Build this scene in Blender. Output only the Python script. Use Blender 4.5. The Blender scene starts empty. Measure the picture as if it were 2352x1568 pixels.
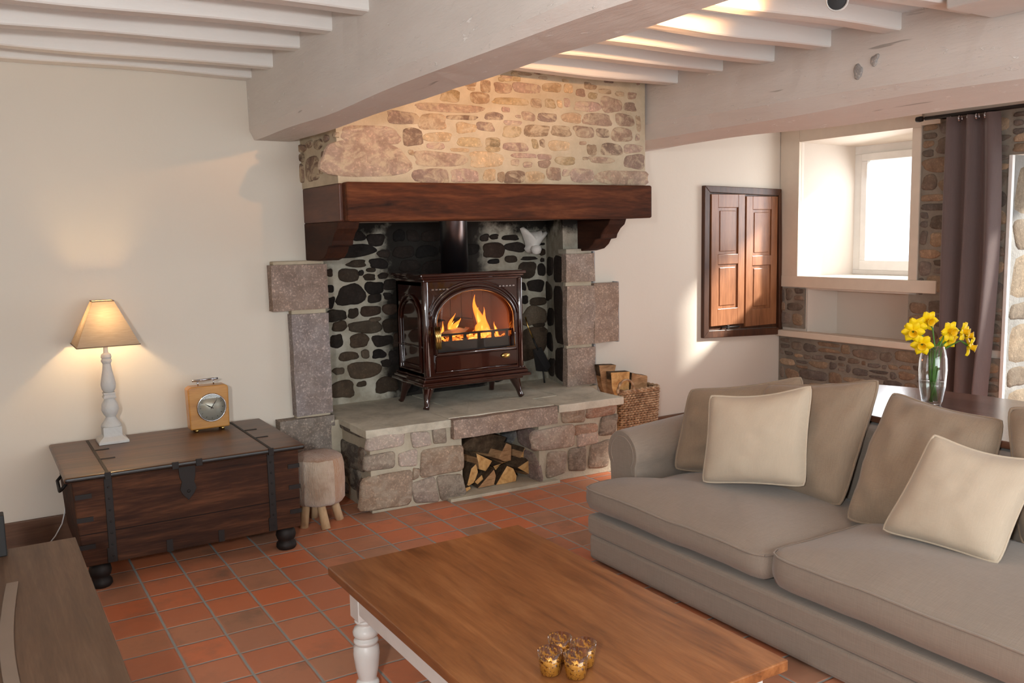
import bpy, bmesh, math, random
from mathutils import Vector, Matrix, noise
sc = bpy.context.scene
PI = math.pi
# ---------------------------------------------------------------- camera
cd = bpy.data.cameras.new('camera'); cam = bpy.data.objects.new('camera', cd)
sc.collection.objects.link(cam); sc.camera = cam
cd.lens = 31.19; cd.sensor_width = 36; cd.clip_start = .05; cd.clip_end = 100
cam.matrix_world = Matrix(((0.85117, 0.08135, -0.51854, -0.3936), (-0.52444, 0.09098, -0.84657, -3.9860),
                           (-0.02169, 0.99252, 0.12010, 1.6051), (0, 0, 0, 1)))
# ---------------------------------------------------------------- world, sun, large lights, exposure
W = bpy.data.worlds.new('world'); sc.world = W; W.use_nodes = True
bg = W.node_tree.nodes['Background']; bg.inputs[0].default_value = (.86, .93, 1, 1); bg.inputs[1].default_value = 3.0

def light(name, kind, loc, power, col, size=.3, aim=None, sizey=None, spot=None, blend=.5):
    d = bpy.data.lights.new(name, kind); o = bpy.data.objects.new(name, d); sc.collection.objects.link(o)
    o.location = loc; d.energy = power; d.color = col
    if kind == 'AREA':
        d.size = size
        if sizey: d.shape = 'RECTANGLE'; d.size_y = sizey
    elif kind == 'SUN': d.angle = size
    else: d.shadow_soft_size = size
    if spot: d.spot_size = spot; d.spot_blend = blend
    if aim: o.rotation_euler = (Vector(aim) - Vector(loc)).to_track_quat('-Z', 'Y').to_euler()
    return o
# low winter sun coming in through the small window and the garden door
sun = light('sun', 'SUN', (9, -3, 6), 20, (1, .95, .86), .10)
sun.rotation_euler = Vector((-1, .75, -.68)).to_track_quat('-Z', 'Y').to_euler()
# photographer's flash, held left of the lens
light('flash', 'AREA', (-.95, -4.15, 1.85), 64, (.98, 1, 1), .16, (1.9, .8, 1.0))
# added soft fill behind the camera, lifts the ambient level of the room
light('rear_fill', 'AREA', (1.6, -5.85, 1.5), 125, (.88, .96, 1), 3.6, (1.6, 0, 2.1), 1.7)
# daylight through the garden door and the small window
light('door_light', 'AREA', (5.9, -1.75, 1.15), 24, (.85, .93, 1), 1.9, (2, -1.0, .6), 1.9)
light('window_light', 'AREA', (5.98, .4, 1.75), 15, (.95, .97, 1), .7, (4.9, .75, 1.3), .8)
sc.view_settings.view_transform = 'Standard'; sc.view_settings.look = 'None'
sc.view_settings.gamma = 1; sc.view_settings.use_curve_mapping = False
sc.view_settings.exposure = 0.0
try:
    sc.cycles.max_bounces = 8; sc.cycles.diffuse_bounces = 4; sc.cycles.glossy_bounces = 4
    sc.cycles.transmission_bounces = 8; sc.cycles.transparent_max_bounces = 16
    sc.cycles.caustics_refractive = False; sc.cycles.caustics_reflective = False
    sc.cycles.sample_clamp_indirect = 6; sc.cycles.use_denoising = True
except Exception: pass

# ---------------------------------------------------------------- materials
def s2l(c):
    return tuple(((v/255/12.92) if v/255 <= .04045 else ((v/255+.055)/1.055)**2.4) for v in c) + (1,)
class NT:
    def __init__(s, name, rough=.6, spec=.5):
        m = bpy.data.materials.new(name); m.use_nodes = True; s.m = m; s.t = m.node_tree
        s.b = s.t.nodes['Principled BSDF']; s.b.inputs['Roughness'].default_value = rough
        s.b.inputs['Specular IOR Level'].default_value = spec; s.out = s.t.nodes['Material Output']
        s.tc = None
    def n(s, typ, ins=None, **kw):
        d = s.t.nodes.new(typ)
        for k, v in kw.items(): setattr(d, k, v)
        for k, v in (ins or {}).items():
            i = d.inputs[k]
            if isinstance(v, bpy.types.NodeSocket): s.t.links.new(v, i)
            else: i.default_value = v
        return d
    def co(s, scale=(1, 1, 1), rot=(0, 0, 0), kind='Object'):
        if not s.tc: s.tc = s.n('ShaderNodeTexCoord')
        return s.n('ShaderNodeMapping', {'Vector': s.tc.outputs[kind], 'Scale': scale, 'Rotation': rot}).outputs[0]
    def noise(s, co, scale, detail=4, rough=.55, dist=0):
        return s.n('ShaderNodeTexNoise', {'Vector': co, 'Scale': scale, 'Detail': detail, 'Roughness': rough, 'Distortion': dist}).outputs[0]
    def ramp(s, fac, stops, interp='LINEAR'):
        r = s.n('ShaderNodeValToRGB', {'Fac': fac}); e = r.color_ramp.elements; r.color_ramp.interpolation = interp
        while len(e) < len(stops): e.new(.5)
        for k, (p, c) in enumerate(stops):
            e[k].position = p; e[k].color = c if len(c) == 4 else s2l(c)
        return r.outputs[0]
    def mix(s, f, a, b, mode='MIX'):
        d = s.t.nodes.new('ShaderNodeMix'); d.data_type = 'RGBA'; d.blend_type = mode
        for i, v in ((0, f), (6, a), (7, b)):
            if isinstance(v, bpy.types.NodeSocket): s.t.links.new(v, d.inputs[i])
            else: d.inputs[i].default_value = v
        return d.outputs[2]
    def math(s, op, a, b=0, c=0):
        d = s.t.nodes.new('ShaderNodeMath'); d.operation = op
        for i, v in enumerate((a, b, c)):
            if isinstance(v, bpy.types.NodeSocket): s.t.links.new(v, d.inputs[i])
            else: d.inputs[i].default_value = v
        return d.outputs[0]
    def col(s, c):
        i = s.b.inputs['Base Color']
        if isinstance(c, bpy.types.NodeSocket): s.t.links.new(c, i)
        else: i.default_value = s2l(c) if len(c) == 3 else c
        return s
    def bump(s, h, strength=.3, dist=.01):
        b = s.n('ShaderNodeBump', {'Height': h, 'Strength': strength, 'Distance': dist})
        s.t.links.new(b.outputs[0], s.b.inputs['Normal']); return s
    def rough(s, v):
        s.t.links.new(v, s.b.inputs['Roughness']); return s
def g(v): return (v, v, v, 1)
def plain(name, c, rough=.5, metal=0, spec=.5, bump=None, coat=0):
    a = NT(name, rough, spec); n = a.noise(a.co(), 9, 5)
    a.col(a.mix(a.math('MULTIPLY', n, .35), s2l(c), s2l([v*.72 for v in c])))
    a.b.inputs['Metallic'].default_value = metal
    if coat: a.b.inputs['Coat Weight'].default_value = coat; a.b.inputs['Coat Roughness'].default_value = .08
    if bump: a.bump(a.noise(a.co(), bump[0], 4), bump[1], .01)
    return a.m
def plaster(name, c, c2, bump=.15):
    a = NT(name, .9, .25); n = a.noise(a.co(), 1.3, 6); f = a.noise(a.co(), 30, 4)
    a.col(a.mix(n, s2l(c), s2l(c2))).bump(a.math('ADD', a.math('MULTIPLY', a.noise(a.co(), 7, 5), .8), a.math('MULTIPLY', f, .25)), bump, .02)
    return a.m
def wood(name, dark, mid, light_, axis=0, rough=.45, scale=3.0, stretch=14, planks=None, coat=0, bump=.15, plane=1):
    a = NT(name, rough, .5 if rough < .6 else .25); sv = [scale*stretch/3]*3; sv[axis] = scale/3
    c = a.co(tuple(sv)); n = a.noise(c, 1.6, 8, .62, .6); f = a.noise(a.co(tuple(v*7 for v in sv)), 1.5, 3)
    big = a.noise(a.co((1, 1, 1)), 1.7, 3)
    v = a.math('ADD', a.math('MULTIPLY', n, .75), a.math('MULTIPLY', f, .25))
    cc = a.ramp(v, [(.28, dark), (.5, mid), (.72, light_)])
    cc = a.mix(a.math('MULTIPLY', a.math('SUBTRACT', .72, big), 1.0), cc, s2l([q*.8 for q in dark]))
    h = v
    if planks:
        sep = a.n('ShaderNodeSeparateXYZ', {0: a.co()}).outputs[plane]
        d = a.math('ABSOLUTE', a.math('SUBTRACT', a.math('FRACT', a.math('DIVIDE', sep, planks)), .5))
        gap = a.math('GREATER_THAN', d, .5-.0022/planks)
        idn = a.n('ShaderNodeTexWhiteNoise', {'W': a.math('FLOOR', a.math('DIVIDE', sep, planks))}, noise_dimensions='1D').outputs[0]
        cc = a.mix(a.math('MULTIPLY', idn, .35), cc, s2l([q*.7 for q in dark]))
        cc = a.mix(gap, cc, s2l((20, 12, 8))); h = a.math('SUBTRACT', v, gap)
    a.col(cc).bump(h, bump, .004)
    if coat: a.b.inputs['Coat Weight'].default_value = coat; a.b.inputs['Coat Roughness'].default_value = .18
    return a.m
def stonemat(name, speck=.5, fine=60, smear=None, amt=.7):
    a = NT(name, .92, .2)
    at = a.n('ShaderNodeAttribute', attribute_name='tint').outputs[0]
    n1 = a.noise(a.co(), 14, 6, .65); n2 = a.noise(a.co(), fine, 4, .7); n3 = a.noise(a.co(), 4, 3)
    c = a.mix(a.ramp(n1, [(.3, g(0)), (.7, g(1))]), at, (1, 1, 1, 1), 'MULTIPLY')
    c = a.mix(a.math('MULTIPLY', a.ramp(n1, [(.35, g(1)), (.65, g(0))]), .55), at, a.mix(1, at, (.45, .4, .38, 1), 'MULTIPLY'))
    c = a.mix(a.math('MULTIPLY', a.ramp(n2, [(.52, g(0)), (.68, g(1))]), speck), c, a.mix(1, c, (2.1, 2.0, 1.95, 1), 'MULTIPLY'))
    c = a.mix(a.math('MULTIPLY', a.ramp(n3, [(.45, g(0)), (.75, g(1))]), .35), c, a.mix(1, c, (1.15, .95, .7, 1), 'MULTIPLY'))
    if smear:
        # lime mortar dragged over the face of the stone
        n4 = a.noise(a.co((9, 9, 14)), 1.0, 5, .7, .8)
        c = a.mix(a.math('MULTIPLY', a.ramp(n4, [(.47, g(0)), (.6, g(1))]), amt), c, s2l(smear))
    a.col(c).bump(a.math('ADD', n1, a.math('MULTIPLY', n2, .4)), .55, .012)
    return a.m
def mortarmat(name, c, c2):
    a = NT(name, .95, .15); n = a.noise(a.co(), 5, 6, .65); f = a.noise(a.co(), 45, 4, .7)
    a.col(a.mix(a.ramp(n, [(.35, g(0)), (.65, g(1))]), s2l(c), s2l(c2))).bump(a.math('ADD', n, a.math('MULTIPLY', f, .4)), .6, .02)
    return a.m
def fabric(name, c, c2, scale=1.0, rough=.95):
    a = NT(name, rough, .15)
    w1 = a.noise(a.co((18, 420, 18)), 1.0*scale, 3, .6); w2 = a.noise(a.co((420, 18, 420)), 1.0*scale, 3, .6)
    big = a.noise(a.co(), 2.5, 3)
    v = a.math('MULTIPLY', a.math('ADD', w1, w2), .5)
    cc = a.mix(a.ramp(v, [(.3, g(.2)), (.7, g(.8))]), s2l(c2), s2l(c))
    cc = a.mix(a.math('MULTIPLY', big, .25), cc, s2l(c2))
    a.col(cc).bump(a.noise(a.co(), 420*scale, 2), .25, .002)
    a.b.inputs['Sheen Weight'].default_value = .25; a.b.inputs['Sheen Roughness'].default_value = .5
    return a.m
def glass(name, tint=(1, 1, 1, 1), refl=.12, ior=1.45):
    m = bpy.data.materials.new(name); m.use_nodes = True; t = m.node_tree; t.nodes.clear()
    o = t.nodes.new('ShaderNodeOutputMaterial'); tr = t.nodes.new('ShaderNodeBsdfTransparent'); gl = t.nodes.new('ShaderNodeBsdfGlossy')
    tr.inputs[0].default_value = tint; gl.inputs['Roughness'].default_value = .03
    mx = t.nodes.new('ShaderNodeMixShader'); lw = t.nodes.new('ShaderNodeLayerWeight'); lw.inputs[0].default_value = .35
    mm = t.nodes.new('ShaderNodeMath'); mm.operation = 'MULTIPLY_ADD'; mm.inputs[1].default_value = .7; mm.inputs[2].default_value = refl*.3
    t.links.new(lw.outputs['Facing'], mm.inputs[0]); t.links.new(mm.outputs[0], mx.inputs[0])
    t.links.new(tr.outputs[0], mx.inputs[1]); t.links.new(gl.outputs[0], mx.inputs[2]); t.links.new(mx.outputs[0], o.inputs[0])
    return m

M = {}
M['wall'] = plaster('cream_plaster', (222, 214, 201), (216, 207, 194), .12)
M['wallR'] = plaster('alcove_plaster', (218, 208, 196), (210, 199, 187), .12)
M['ceil'] = plaster('ceiling_white', (236, 238, 240), (228, 230, 232), .1)
def painted_beam():
    a = NT('painted_beam', .75, .35); n = a.noise(a.co((5, 1, 5)), 2.2, 7, .65); k = a.noise(a.co((9, 2.2, 9)), 2.6, 5, .7)
    c = a.mix(n, s2l((228, 222, 216)), s2l((212, 206, 200)))
    chip = a.math('MULTIPLY', a.ramp(k, [(.58, g(0)), (.62, g(1))]), a.ramp(a.noise(a.co((30, 12, 30)), 2, 4, .7), [(.55, g(0)), (.6, g(1))]))
    c = a.mix(a.math('MULTIPLY', chip, .8), c, s2l((246, 244, 240)))
    crack = a.ramp(a.noise(a.co((14, 1.2, 14)), 1.4, 3, .5), [(.27, g(1)), (.3, g(0))])
    c = a.mix(a.math('MULTIPLY', crack, .55), c, s2l((120, 112, 104)))
    a.col(c).bump(a.math('ADD', n, a.math('MULTIPLY', chip, .5)), .45, .02); return a.m
M['beam'] = painted_beam()
def joistmat():
    a = NT('painted_joist', .7, .35); n = a.noise(a.co((1, 5, 5)), 2.5, 6, .6)
    a.col(a.mix(n, s2l((238, 236, 232)), s2l((226, 223, 219)))).bump(n, .3, .02); return a.m
M['joist'] = joistmat()
def tilefloor():
    a = NT('terracotta_tiles', .42, .5)
    co = a.co(); sx = a.n('ShaderNodeSeparateXYZ', {0: co}); x, y = sx.outputs[0], sx.outputs[1]
    wob = a.math('MULTIPLY', a.math('SUBTRACT', a.noise(co, 9, 2), .5), .006)
    tx = a.math('DIVIDE', a.math('ADD', x, wob), .2); ty = a.math('DIVIDE', a.math('ADD', y, wob), .2)
    def edge(v): return a.math('SUBTRACT', .5, a.math('ABSOLUTE', a.math('SUBTRACT', a.math('FRACT', v), .5)))
    ex, ey = edge(tx), edge(ty)
    e = a.math('MINIMUM', a.math('MULTIPLY', ex, 1.0), a.math('MULTIPLY', ey, 1.15))
    grout = a.ramp(e, [(.020, g(1)), (.030, g(0))])
    idv = a.n('ShaderNodeCombineXYZ', {0: a.math('FLOOR', tx), 1: a.math('FLOOR', ty)}).outputs[0]
    wn = a.n('ShaderNodeTexWhiteNoise', {'Vector': idv}, noise_dimensions='3D'); r = wn.outputs[0]
    off = a.n('ShaderNodeVectorMath', {0: co, 1: a.n('ShaderNodeVectorMath', {0: wn.outputs[1], 1: (9, 9, 9)}, operation='MULTIPLY').outputs[0]}, operation='ADD').outputs[0]
    base = a.ramp(r, [(0, (190, 120, 88)), (.22, (208, 120, 80)), (.45, (182, 134, 106)), (.62, (212, 122, 82)), (.8, (166, 126, 102)), (1, (198, 126, 92))])
    n = a.noise(off, 5, 5, .6); n2 = a.noise(off, 22, 5, .65)
    dk = a.math('MULTIPLY', a.ramp(n, [(.5, g(0)), (.72, g(1))]), a.math('MULTIPLY', wn.outputs[0], .9))
    c = a.mix(dk, base, s2l((118, 98, 82)))
    c = a.mix(a.math('MULTIPLY', a.ramp(n2, [(.55, g(0)), (.8, g(1))]), .3), c, s2l((196, 148, 126)))
    rim = a.ramp(e, [(.03, g(1)), (.10, g(0))])
    c = a.mix(a.math('MULTIPLY', rim, .35), c, s2l((204, 128, 98)))
    gc = a.mix(n2, s2l((138, 140, 136)), s2l((166, 165, 158)))
    a.col(a.mix(grout, c, gc))
    a.rough(a.math('ADD', .36, a.math('ADD', a.math('MULTIPLY', n2, .2), a.math('MULTIPLY', grout, .4))))
    hh = a.math('SUBTRACT', a.math('MULTIPLY', n2, .08), a.ramp(e, [(.018, g(1)), (.05, g(0))]))
    a.bump(hh, .5, .006); return a.m
M['floor'] = tilefloor()
M['mortar'] = mortarmat('lime_mortar', (206, 192, 168), (184, 170, 146))
M['mortar_side'] = mortarmat('lime_mortar_pale', (196, 184, 162), (178, 164, 142))
M['mortar_hearth'] = mortarmat('hearth_mortar', (196, 188, 168), (176, 166, 146))
M['stone'] = stonemat('rubble_stone', .45, 70)
M['stone_limed'] = stonemat('limed_rubble', .5, 70, (200, 182, 154), .75)
M['stone_hearth'] = stonemat('hearth_rubble', .75, 70, (186, 176, 158), .4)
M['granite'] = stonemat('granite', .95, 80)
def firebackmortar():
    # pale joints inside the firebox, blackened by soot above and behind the stove
    a = NT('sooted_mortar', .95, .15); co = a.co(); s = a.n('ShaderNodeSeparateXYZ', {0: co}); x, z = s.outputs[0], s.outputs[2]
    n = a.noise(co, 5, 5, .65); f = a.noise(co, 40, 4, .7)
    w = a.math('MULTIPLY', a.math('SUBTRACT', n, .5), .35)
    xw = a.math('ADD', x, w)
    m1 = a.math('MULTIPLY', a.ramp(a.math('DIVIDE', a.math('ADD', xw, 2.45), 4), [(.492, g(0)), (.52, g(1))]), a.ramp(a.math('DIVIDE', a.math('ADD', xw, 2.45), 4), [(.69, g(1)), (.715, g(0))]))
    zz = a.math('DIVIDE', a.math('ADD', z, w), 2)
    m2 = a.ramp(zz, [(.80, g(0)), (.84, g(1))])
    mm = a.math('MAXIMUM', m1, m2)
    c = a.mix(a.ramp(n, [(.35, g(0)), (.65, g(1))]), s2l((190, 186, 172)), s2l((150, 143, 126)))
    c = a.mix(a.math('MULTIPLY', mm, .97), c, s2l((34, 30, 28)))
    a.col(c).bump(a.math('ADD', n, a.math('MULTIPLY', f, .4)), .6, .02); return a.m
M['soot'] = firebackmortar()
def slate():
    a = NT('hearth_slab', .8, .3); n = a.noise(a.co(), 4, 7, .65, .4); f = a.noise(a.co(), 30, 5, .7)
    a.col(a.ramp(a.math('ADD', a.math('MULTIPLY', n, .8), a.math('MULTIPLY', f, .2)), [(.3, (160, 154, 138)), (.5, (204, 198, 180)), (.7, (226, 220, 203))]))
    a.bump(a.math('ADD', n, a.math('MULTIPLY', f, .3)), .6, .02); return a.m
M['slab'] = slate()
M['mantel'] = wood('dark_oak_beam', (26, 14, 9), (92, 48, 26), (138, 82, 48), 0, .75, 3.0, 8, bump=1.0)
M['corbel'] = wood('dark_oak_corbel', (34, 18, 12), (60, 32, 19), (88, 50, 30), 1, .75, 2.0, 8, bump=.5)
M['chest'] = wood('chest_wood', (30, 17, 12), (66, 38, 24), (116, 72, 46), 0, .8, 3.0, 11, planks=.27, plane=2, bump=.3)
M['chestlid'] = wood('chest_lid_wood', (58, 34, 20), (94, 60, 37), (128, 86, 52), 0, .4, 3.0, 11, planks=.207, plane=1, coat=.15, bump=.3)
M['iron'] = plain('dark_iron', (38, 32, 30), .6, .4)
M['tabletop'] = wood('coffee_table_top', (98, 56, 28), (150, 94, 52), (182, 124, 76), 1, .33, 3.2, 9, coat=.3, bump=.12)
M['white'] = plain('white_paint', (236, 234, 230), .35, bump=(6, .05))
M['tvwood'] = wood('tv_unit_oak', (76, 54, 38), (100, 74, 54), (122, 94, 72), 1, .55, 3.0, 16, bump=.3)
M['skirt'] = wood('skirting_wood', (78, 50, 34), (110, 76, 54), (134, 98, 72), 0, .5, 3.0, 12)
M['dining'] = wood('dining_table_wood', (84, 52, 38), (118, 80, 62), (146, 106, 86), 1, .22, 3.0, 12, planks=.21, plane=0, coat=.5, bump=.1)
M['shutter'] = wood('shutter_wood', (100, 60, 34), (146, 94, 60), (176, 122, 84), 2, .4, 3.0, 10, coat=.15, bump=.3)
M['shutter_dark'] = wood('shutter_frame_wood', (48, 28, 18), (78, 46, 28), (112, 70, 44), 2, .45, 3.0, 10, bump=.4)
M['sofa'] = fabric('taupe_linen', (164, 149, 134), (130, 118, 107))
M['sofa2'] = fabric('taupe_linen_cushion', (168, 148, 126), (134, 117, 100))
M['throw'] = fabric('cream_linen', (206, 190, 168), (186, 170, 150), 1.2)
M['curtain'] = fabric('mauve_brown_curtain', (112, 97, 94), (94, 82, 81), .8)
M['enamel'] = NT('majolica_enamel', .12, .6); M['enamel'].col(M['enamel'].mix(M['enamel'].noise(M['enamel'].co(), 3, 3), s2l((58, 22, 14)), s2l((36, 14, 10))))
M['enamel'].b.inputs['Coat Weight'].default_value = 1; M['enamel'] = M['enamel'].m
M['black'] = plain('matt_black', (26, 24, 24), .6)
M['steel'] = plain('brushed_flue', (150, 152, 160), .28, 1)
M['brass'] = plain('brass', (214, 180, 110), .22, 1)
M['chrome'] = plain('chrome', (200, 200, 205), .18, 1)
M['firebrick'] = plain('firebrick', (120, 84, 66), .9, bump=(20, .4))
M['frame_white'] = plain('window_white', (238, 236, 232), .45)
M['frame_cream'] = plain('cream_frame', (224, 210, 192), .6, bump=(8, .1))
M['wicker'] = NT('wicker', .6, .4); _w = M['wicker']; _w.col(_w.ramp(_w.noise(_w.co(), 26, 4, .7), [(.3, (112, 84, 62)), (.5, (166, 134, 102)), (.7, (214, 188, 154))])).bump(_w.noise(_w.co(), 60, 3), .3, .004); M['wicker'] = _w.m
def logend():
    a = NT('split_wood_face', .85, .2); n = a.noise(a.co((6, 6, 6)), 3, 7, .65, .5)
    a.col(a.ramp(n, [(.3, (164, 116, 66)), (.5, (206, 160, 102)), (.7, (226, 186, 130))])).bump(n, .6, .01); return a.m
M['logface'] = logend()
M['logface2'] = NT('split_wood_side', .85, .2); _w = M['logface2']; _w.col(_w.ramp(_w.noise(_w.co((3, 3, 12)), 3, 7, .65, .5), [(.3, (126, 92, 62)), (.5, (172, 132, 94)), (.7, (200, 162, 122))])).bump(_w.noise(_w.co(), 20, 5), .6, .01); M['logface2'] = _w.m
M['bark'] = NT('bark', .95, .15); _w = M['bark']; _w.col(_w.ramp(_w.noise(_w.co(), 14, 6, .7), [(.3, (52, 42, 32)), (.5, (86, 70, 54)), (.7, (118, 100, 80))])).bump(_w.noise(_w.co(), 30, 5), .8, .015); M['bark'] = _w.m
M['stoolwood'] = wood('pale_log_leg', (176, 142, 104), (204, 172, 134), (222, 196, 162), 2, .6, 3, 8)
def fur(name, c1, c2, c3):
    a = NT(name, .95, .1); n = a.noise(a.co(), 5, 4, .6, .4); f = a.noise(a.co((60, 60, 14)), 2, 4, .7)
    a.col(a.mix(a.math('MULTIPLY', f, .4), a.ramp(n, [(.35, c1), (.5, c2), (.65, c3)]), s2l((150, 120, 100)))).bump(f, .9, .012)
    a.b.inputs['Sheen Weight'].default_value = .6; return a.m
M['furtop'] = fur('brown_goatskin', (140, 100, 72), (168, 128, 98), (196, 166, 140))
M['furpale'] = fur('pale_goatskin', (176, 150, 126), (206, 186, 164), (222, 208, 190))
M['furbrown'] = fur('tan_goatskin', (168, 120, 84), (192, 148, 112), (226, 206, 186))
M['glass'] = glass('clear_glass'); M['stoveglass'] = glass('stove_glass', (.92, .86, .8, 1), .1)
M['wax'] = plain('candle_wax', (240, 214, 160), .5)
def goldglass():
    m = glass('gold_mercury_glass', (.88, .66, .34, 1), .15); t = m.node_tree
    # flecked gold leaf over amber glass
    pr = t.nodes.new('ShaderNodeBsdfPrincipled'); pr.inputs['Base Color'].default_value = s2l((206, 146, 56)); pr.inputs['Metallic'].default_value = .5; pr.inputs['Roughness'].default_value = .4
    tc = t.nodes.new('ShaderNodeTexCoord'); no = t.nodes.new('ShaderNodeTexNoise'); no.inputs['Scale'].default_value = 130; no.inputs['Detail'].default_value = 5
    sp = t.nodes.new('ShaderNodeSeparateXYZ'); t.links.new(tc.outputs['Object'], sp.inputs[0])
    mr = t.nodes.new('ShaderNodeMapRange'); mr.inputs[1].default_value = .075; mr.inputs[2].default_value = .03; mr.inputs[3].default_value = -.12; mr.inputs[4].default_value = .16
    t.links.new(sp.outputs[2], mr.inputs[0]); ad = t.nodes.new('ShaderNodeMath'); ad.operation = 'ADD'
    t.links.new(tc.outputs['Object'], no.inputs[0]); t.links.new(no.outputs[0], ad.inputs[0]); t.links.new(mr.outputs[0], ad.inputs[1])
    rp = t.nodes.new('ShaderNodeValToRGB'); rp.color_ramp.elements[0].position = .5; rp.color_ramp.elements[1].position = .6; rp.color_ramp.elements[0].color = g(0); rp.color_ramp.elements[1].color = g(.6); t.links.new(ad.outputs[0], rp.inputs[0]); mx = t.nodes.new('ShaderNodeMixShader'); out = [n for n in t.nodes if n.type == 'OUTPUT_MATERIAL'][0]
    old = out.inputs[0].links[0].from_socket; t.links.new(rp.outputs[0], mx.inputs[0]); t.links.new(old, mx.inputs[1]); t.links.new(pr.outputs[0], mx.inputs[2]); t.links.new(mx.outputs[0], out.inputs[0])
    return m
M['gold'] = goldglass()
M['petal'] = NT('daffodil_petal', .5, .3); M['petal'].col((250, 214, 20)); M['petal'].b.inputs['Subsurface Weight'].default_value = .0; M['petal'].b.inputs['Emission Color'].default_value = (0, 0, 0, 1); M['petal'] = M['petal'].m
M['trumpet'] = plain('daffodil_trumpet', (252, 200, 10), .5)
M['stem'] = plain('daffodil_stem', (78, 130, 48), .5)
M['lampbase'] = plain('distressed_grey_paint', (206, 204, 200), .6, bump=(40, .4))
def shade():
    m = bpy.data.materials.new('linen_lampshade'); m.use_nodes = True; t = m.node_tree; t.nodes.clear()
    o = t.nodes.new('ShaderNodeOutputMaterial'); d = t.nodes.new('ShaderNodeBsdfDiffuse'); tl = t.nodes.new('ShaderNodeBsdfTranslucent'); mx = t.nodes.new('ShaderNodeMixShader')
    tc = t.nodes.new('ShaderNodeTexCoord'); mp = t.nodes.new('ShaderNodeMapping'); mp.inputs['Scale'].default_value = (14, 14, 260); no = t.nodes.new('ShaderNodeTexNoise'); no.inputs['Scale'].default_value = 1.5
    t.links.new(tc.outputs['Object'], mp.inputs[0]); t.links.new(mp.outputs[0], no.inputs[0])
    r = t.nodes.new('ShaderNodeValToRGB'); r.color_ramp.elements[0].color = s2l((150, 132, 114)); r.color_ramp.elements[1].color = s2l((182, 164, 144)); t.links.new(no.outputs[0], r.inputs[0])
    t.links.new(r.outputs[0], d.inputs[0]); t.links.new(r.outputs[0], tl.inputs[0]); mx.inputs[0].default_value = .17
    t.links.new(d.outputs[0], mx.inputs[1]); t.links.new(tl.outputs[0], mx.inputs[2]); t.links.new(mx.outputs[0], o.inputs[0]); return m
M['shade'] = shade()
def emis(name, c, s, c2=None, z0=0, z1=1, soft=False):
    m = bpy.data.materials.new(name); m.use_nodes = True; t = m.node_tree; t.nodes.clear()
    o = t.nodes.new('ShaderNodeOutputMaterial'); e = t.nodes.new('ShaderNodeEmission'); e.inputs[0].default_value = c; e.inputs[1].default_value = s
    if c2:
        tc = t.nodes.new('ShaderNodeTexCoord'); sp = t.nodes.new('ShaderNodeSeparateXYZ'); t.links.new(tc.outputs['Object'], sp.inputs[0])
        mr = t.nodes.new('ShaderNodeMapRange'); mr.inputs[1].default_value = z0; mr.inputs[2].default_value = z1; t.links.new(sp.outputs[2], mr.inputs[0])
        mx = t.nodes.new('ShaderNodeMix'); mx.data_type = 'RGBA'; mx.inputs[6].default_value = c; mx.inputs[7].default_value = c2; t.links.new(mr.outputs[0], mx.inputs[0]); t.links.new(mx.outputs[2], e.inputs[0])
    if soft:
        tr = t.nodes.new('ShaderNodeBsdfTransparent'); lw = t.nodes.new('ShaderNodeLayerWeight'); lw.inputs[0].default_value = .5; ms = t.nodes.new('ShaderNodeMixShader')
        t.links.new(lw.outputs['Facing'], ms.inputs[0]); t.links.new(e.outputs[0], ms.inputs[1]); t.links.new(tr.outputs[0], ms.inputs[2]); t.links.new(ms.outputs[0], o.inputs[0])
    else: t.links.new(e.outputs[0], o.inputs[0])
    return m
M['flame'] = emis('flame', (1, .42, .08, 1), 3.2, (1, .2, .02, 1), .05, .2, True)
M['flame_core'] = emis('flame_core', (1, .66, .25, 1), 4.5, (1, .42, .08, 1), .06, .17, True)
M['ember'] = NT('embers', .9, .1); _w = M['ember']; _k = _w.noise(_w.co(), 16, 4, .7); _w.col((50, 24, 16))
_w.t.links.new(_w.ramp(_k, [(.42, g(0)), (.56, (1, .22, .03, 1)), (.72, (1, .55, .15, 1))]), _w.b.inputs['Emission Color']); _w.b.inputs['Emission Strength'].default_value = 3.0; M['ember'] = _w.m
M['char'] = plain('charred_log', (60, 40, 32), .9, bump=(25, .8))
M['ash'] = plain('ashen_log', (170, 130, 104), .9, bump=(25, .8))
M['bulb'] = emis('bulb', (1, .78, .5, 1), 12); M['spotbulb'] = emis('spot_bulb', (1, .8, .55, 1), 9)
M['clockwood'] = wood('amber_clock_wood', (160, 104, 40), (198, 140, 64), (216, 164, 90), 0, .35, 4, 8, coat=.3)
M['dial'] = plain('silver_dial', (178, 176, 160), .35, .4)
M['cow'] = plain('pale_plaster', (244, 238, 230), .85, bump=(30, .4))
M['cord'] = plain('white_cord', (232, 232, 232), .4)
M['jamb_shadow_grey'] = plain('jamb_shadow_grey', (168, 170, 172), .9)
M['outside'] = plain('pale_gravel', (210, 205, 195), .95)
M['water'] = glass('water', (.93, .97, .95, 1), .2)
M['tvmetal'] = plain('champagne_metal', (150, 132, 118), .45, .5)

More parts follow.
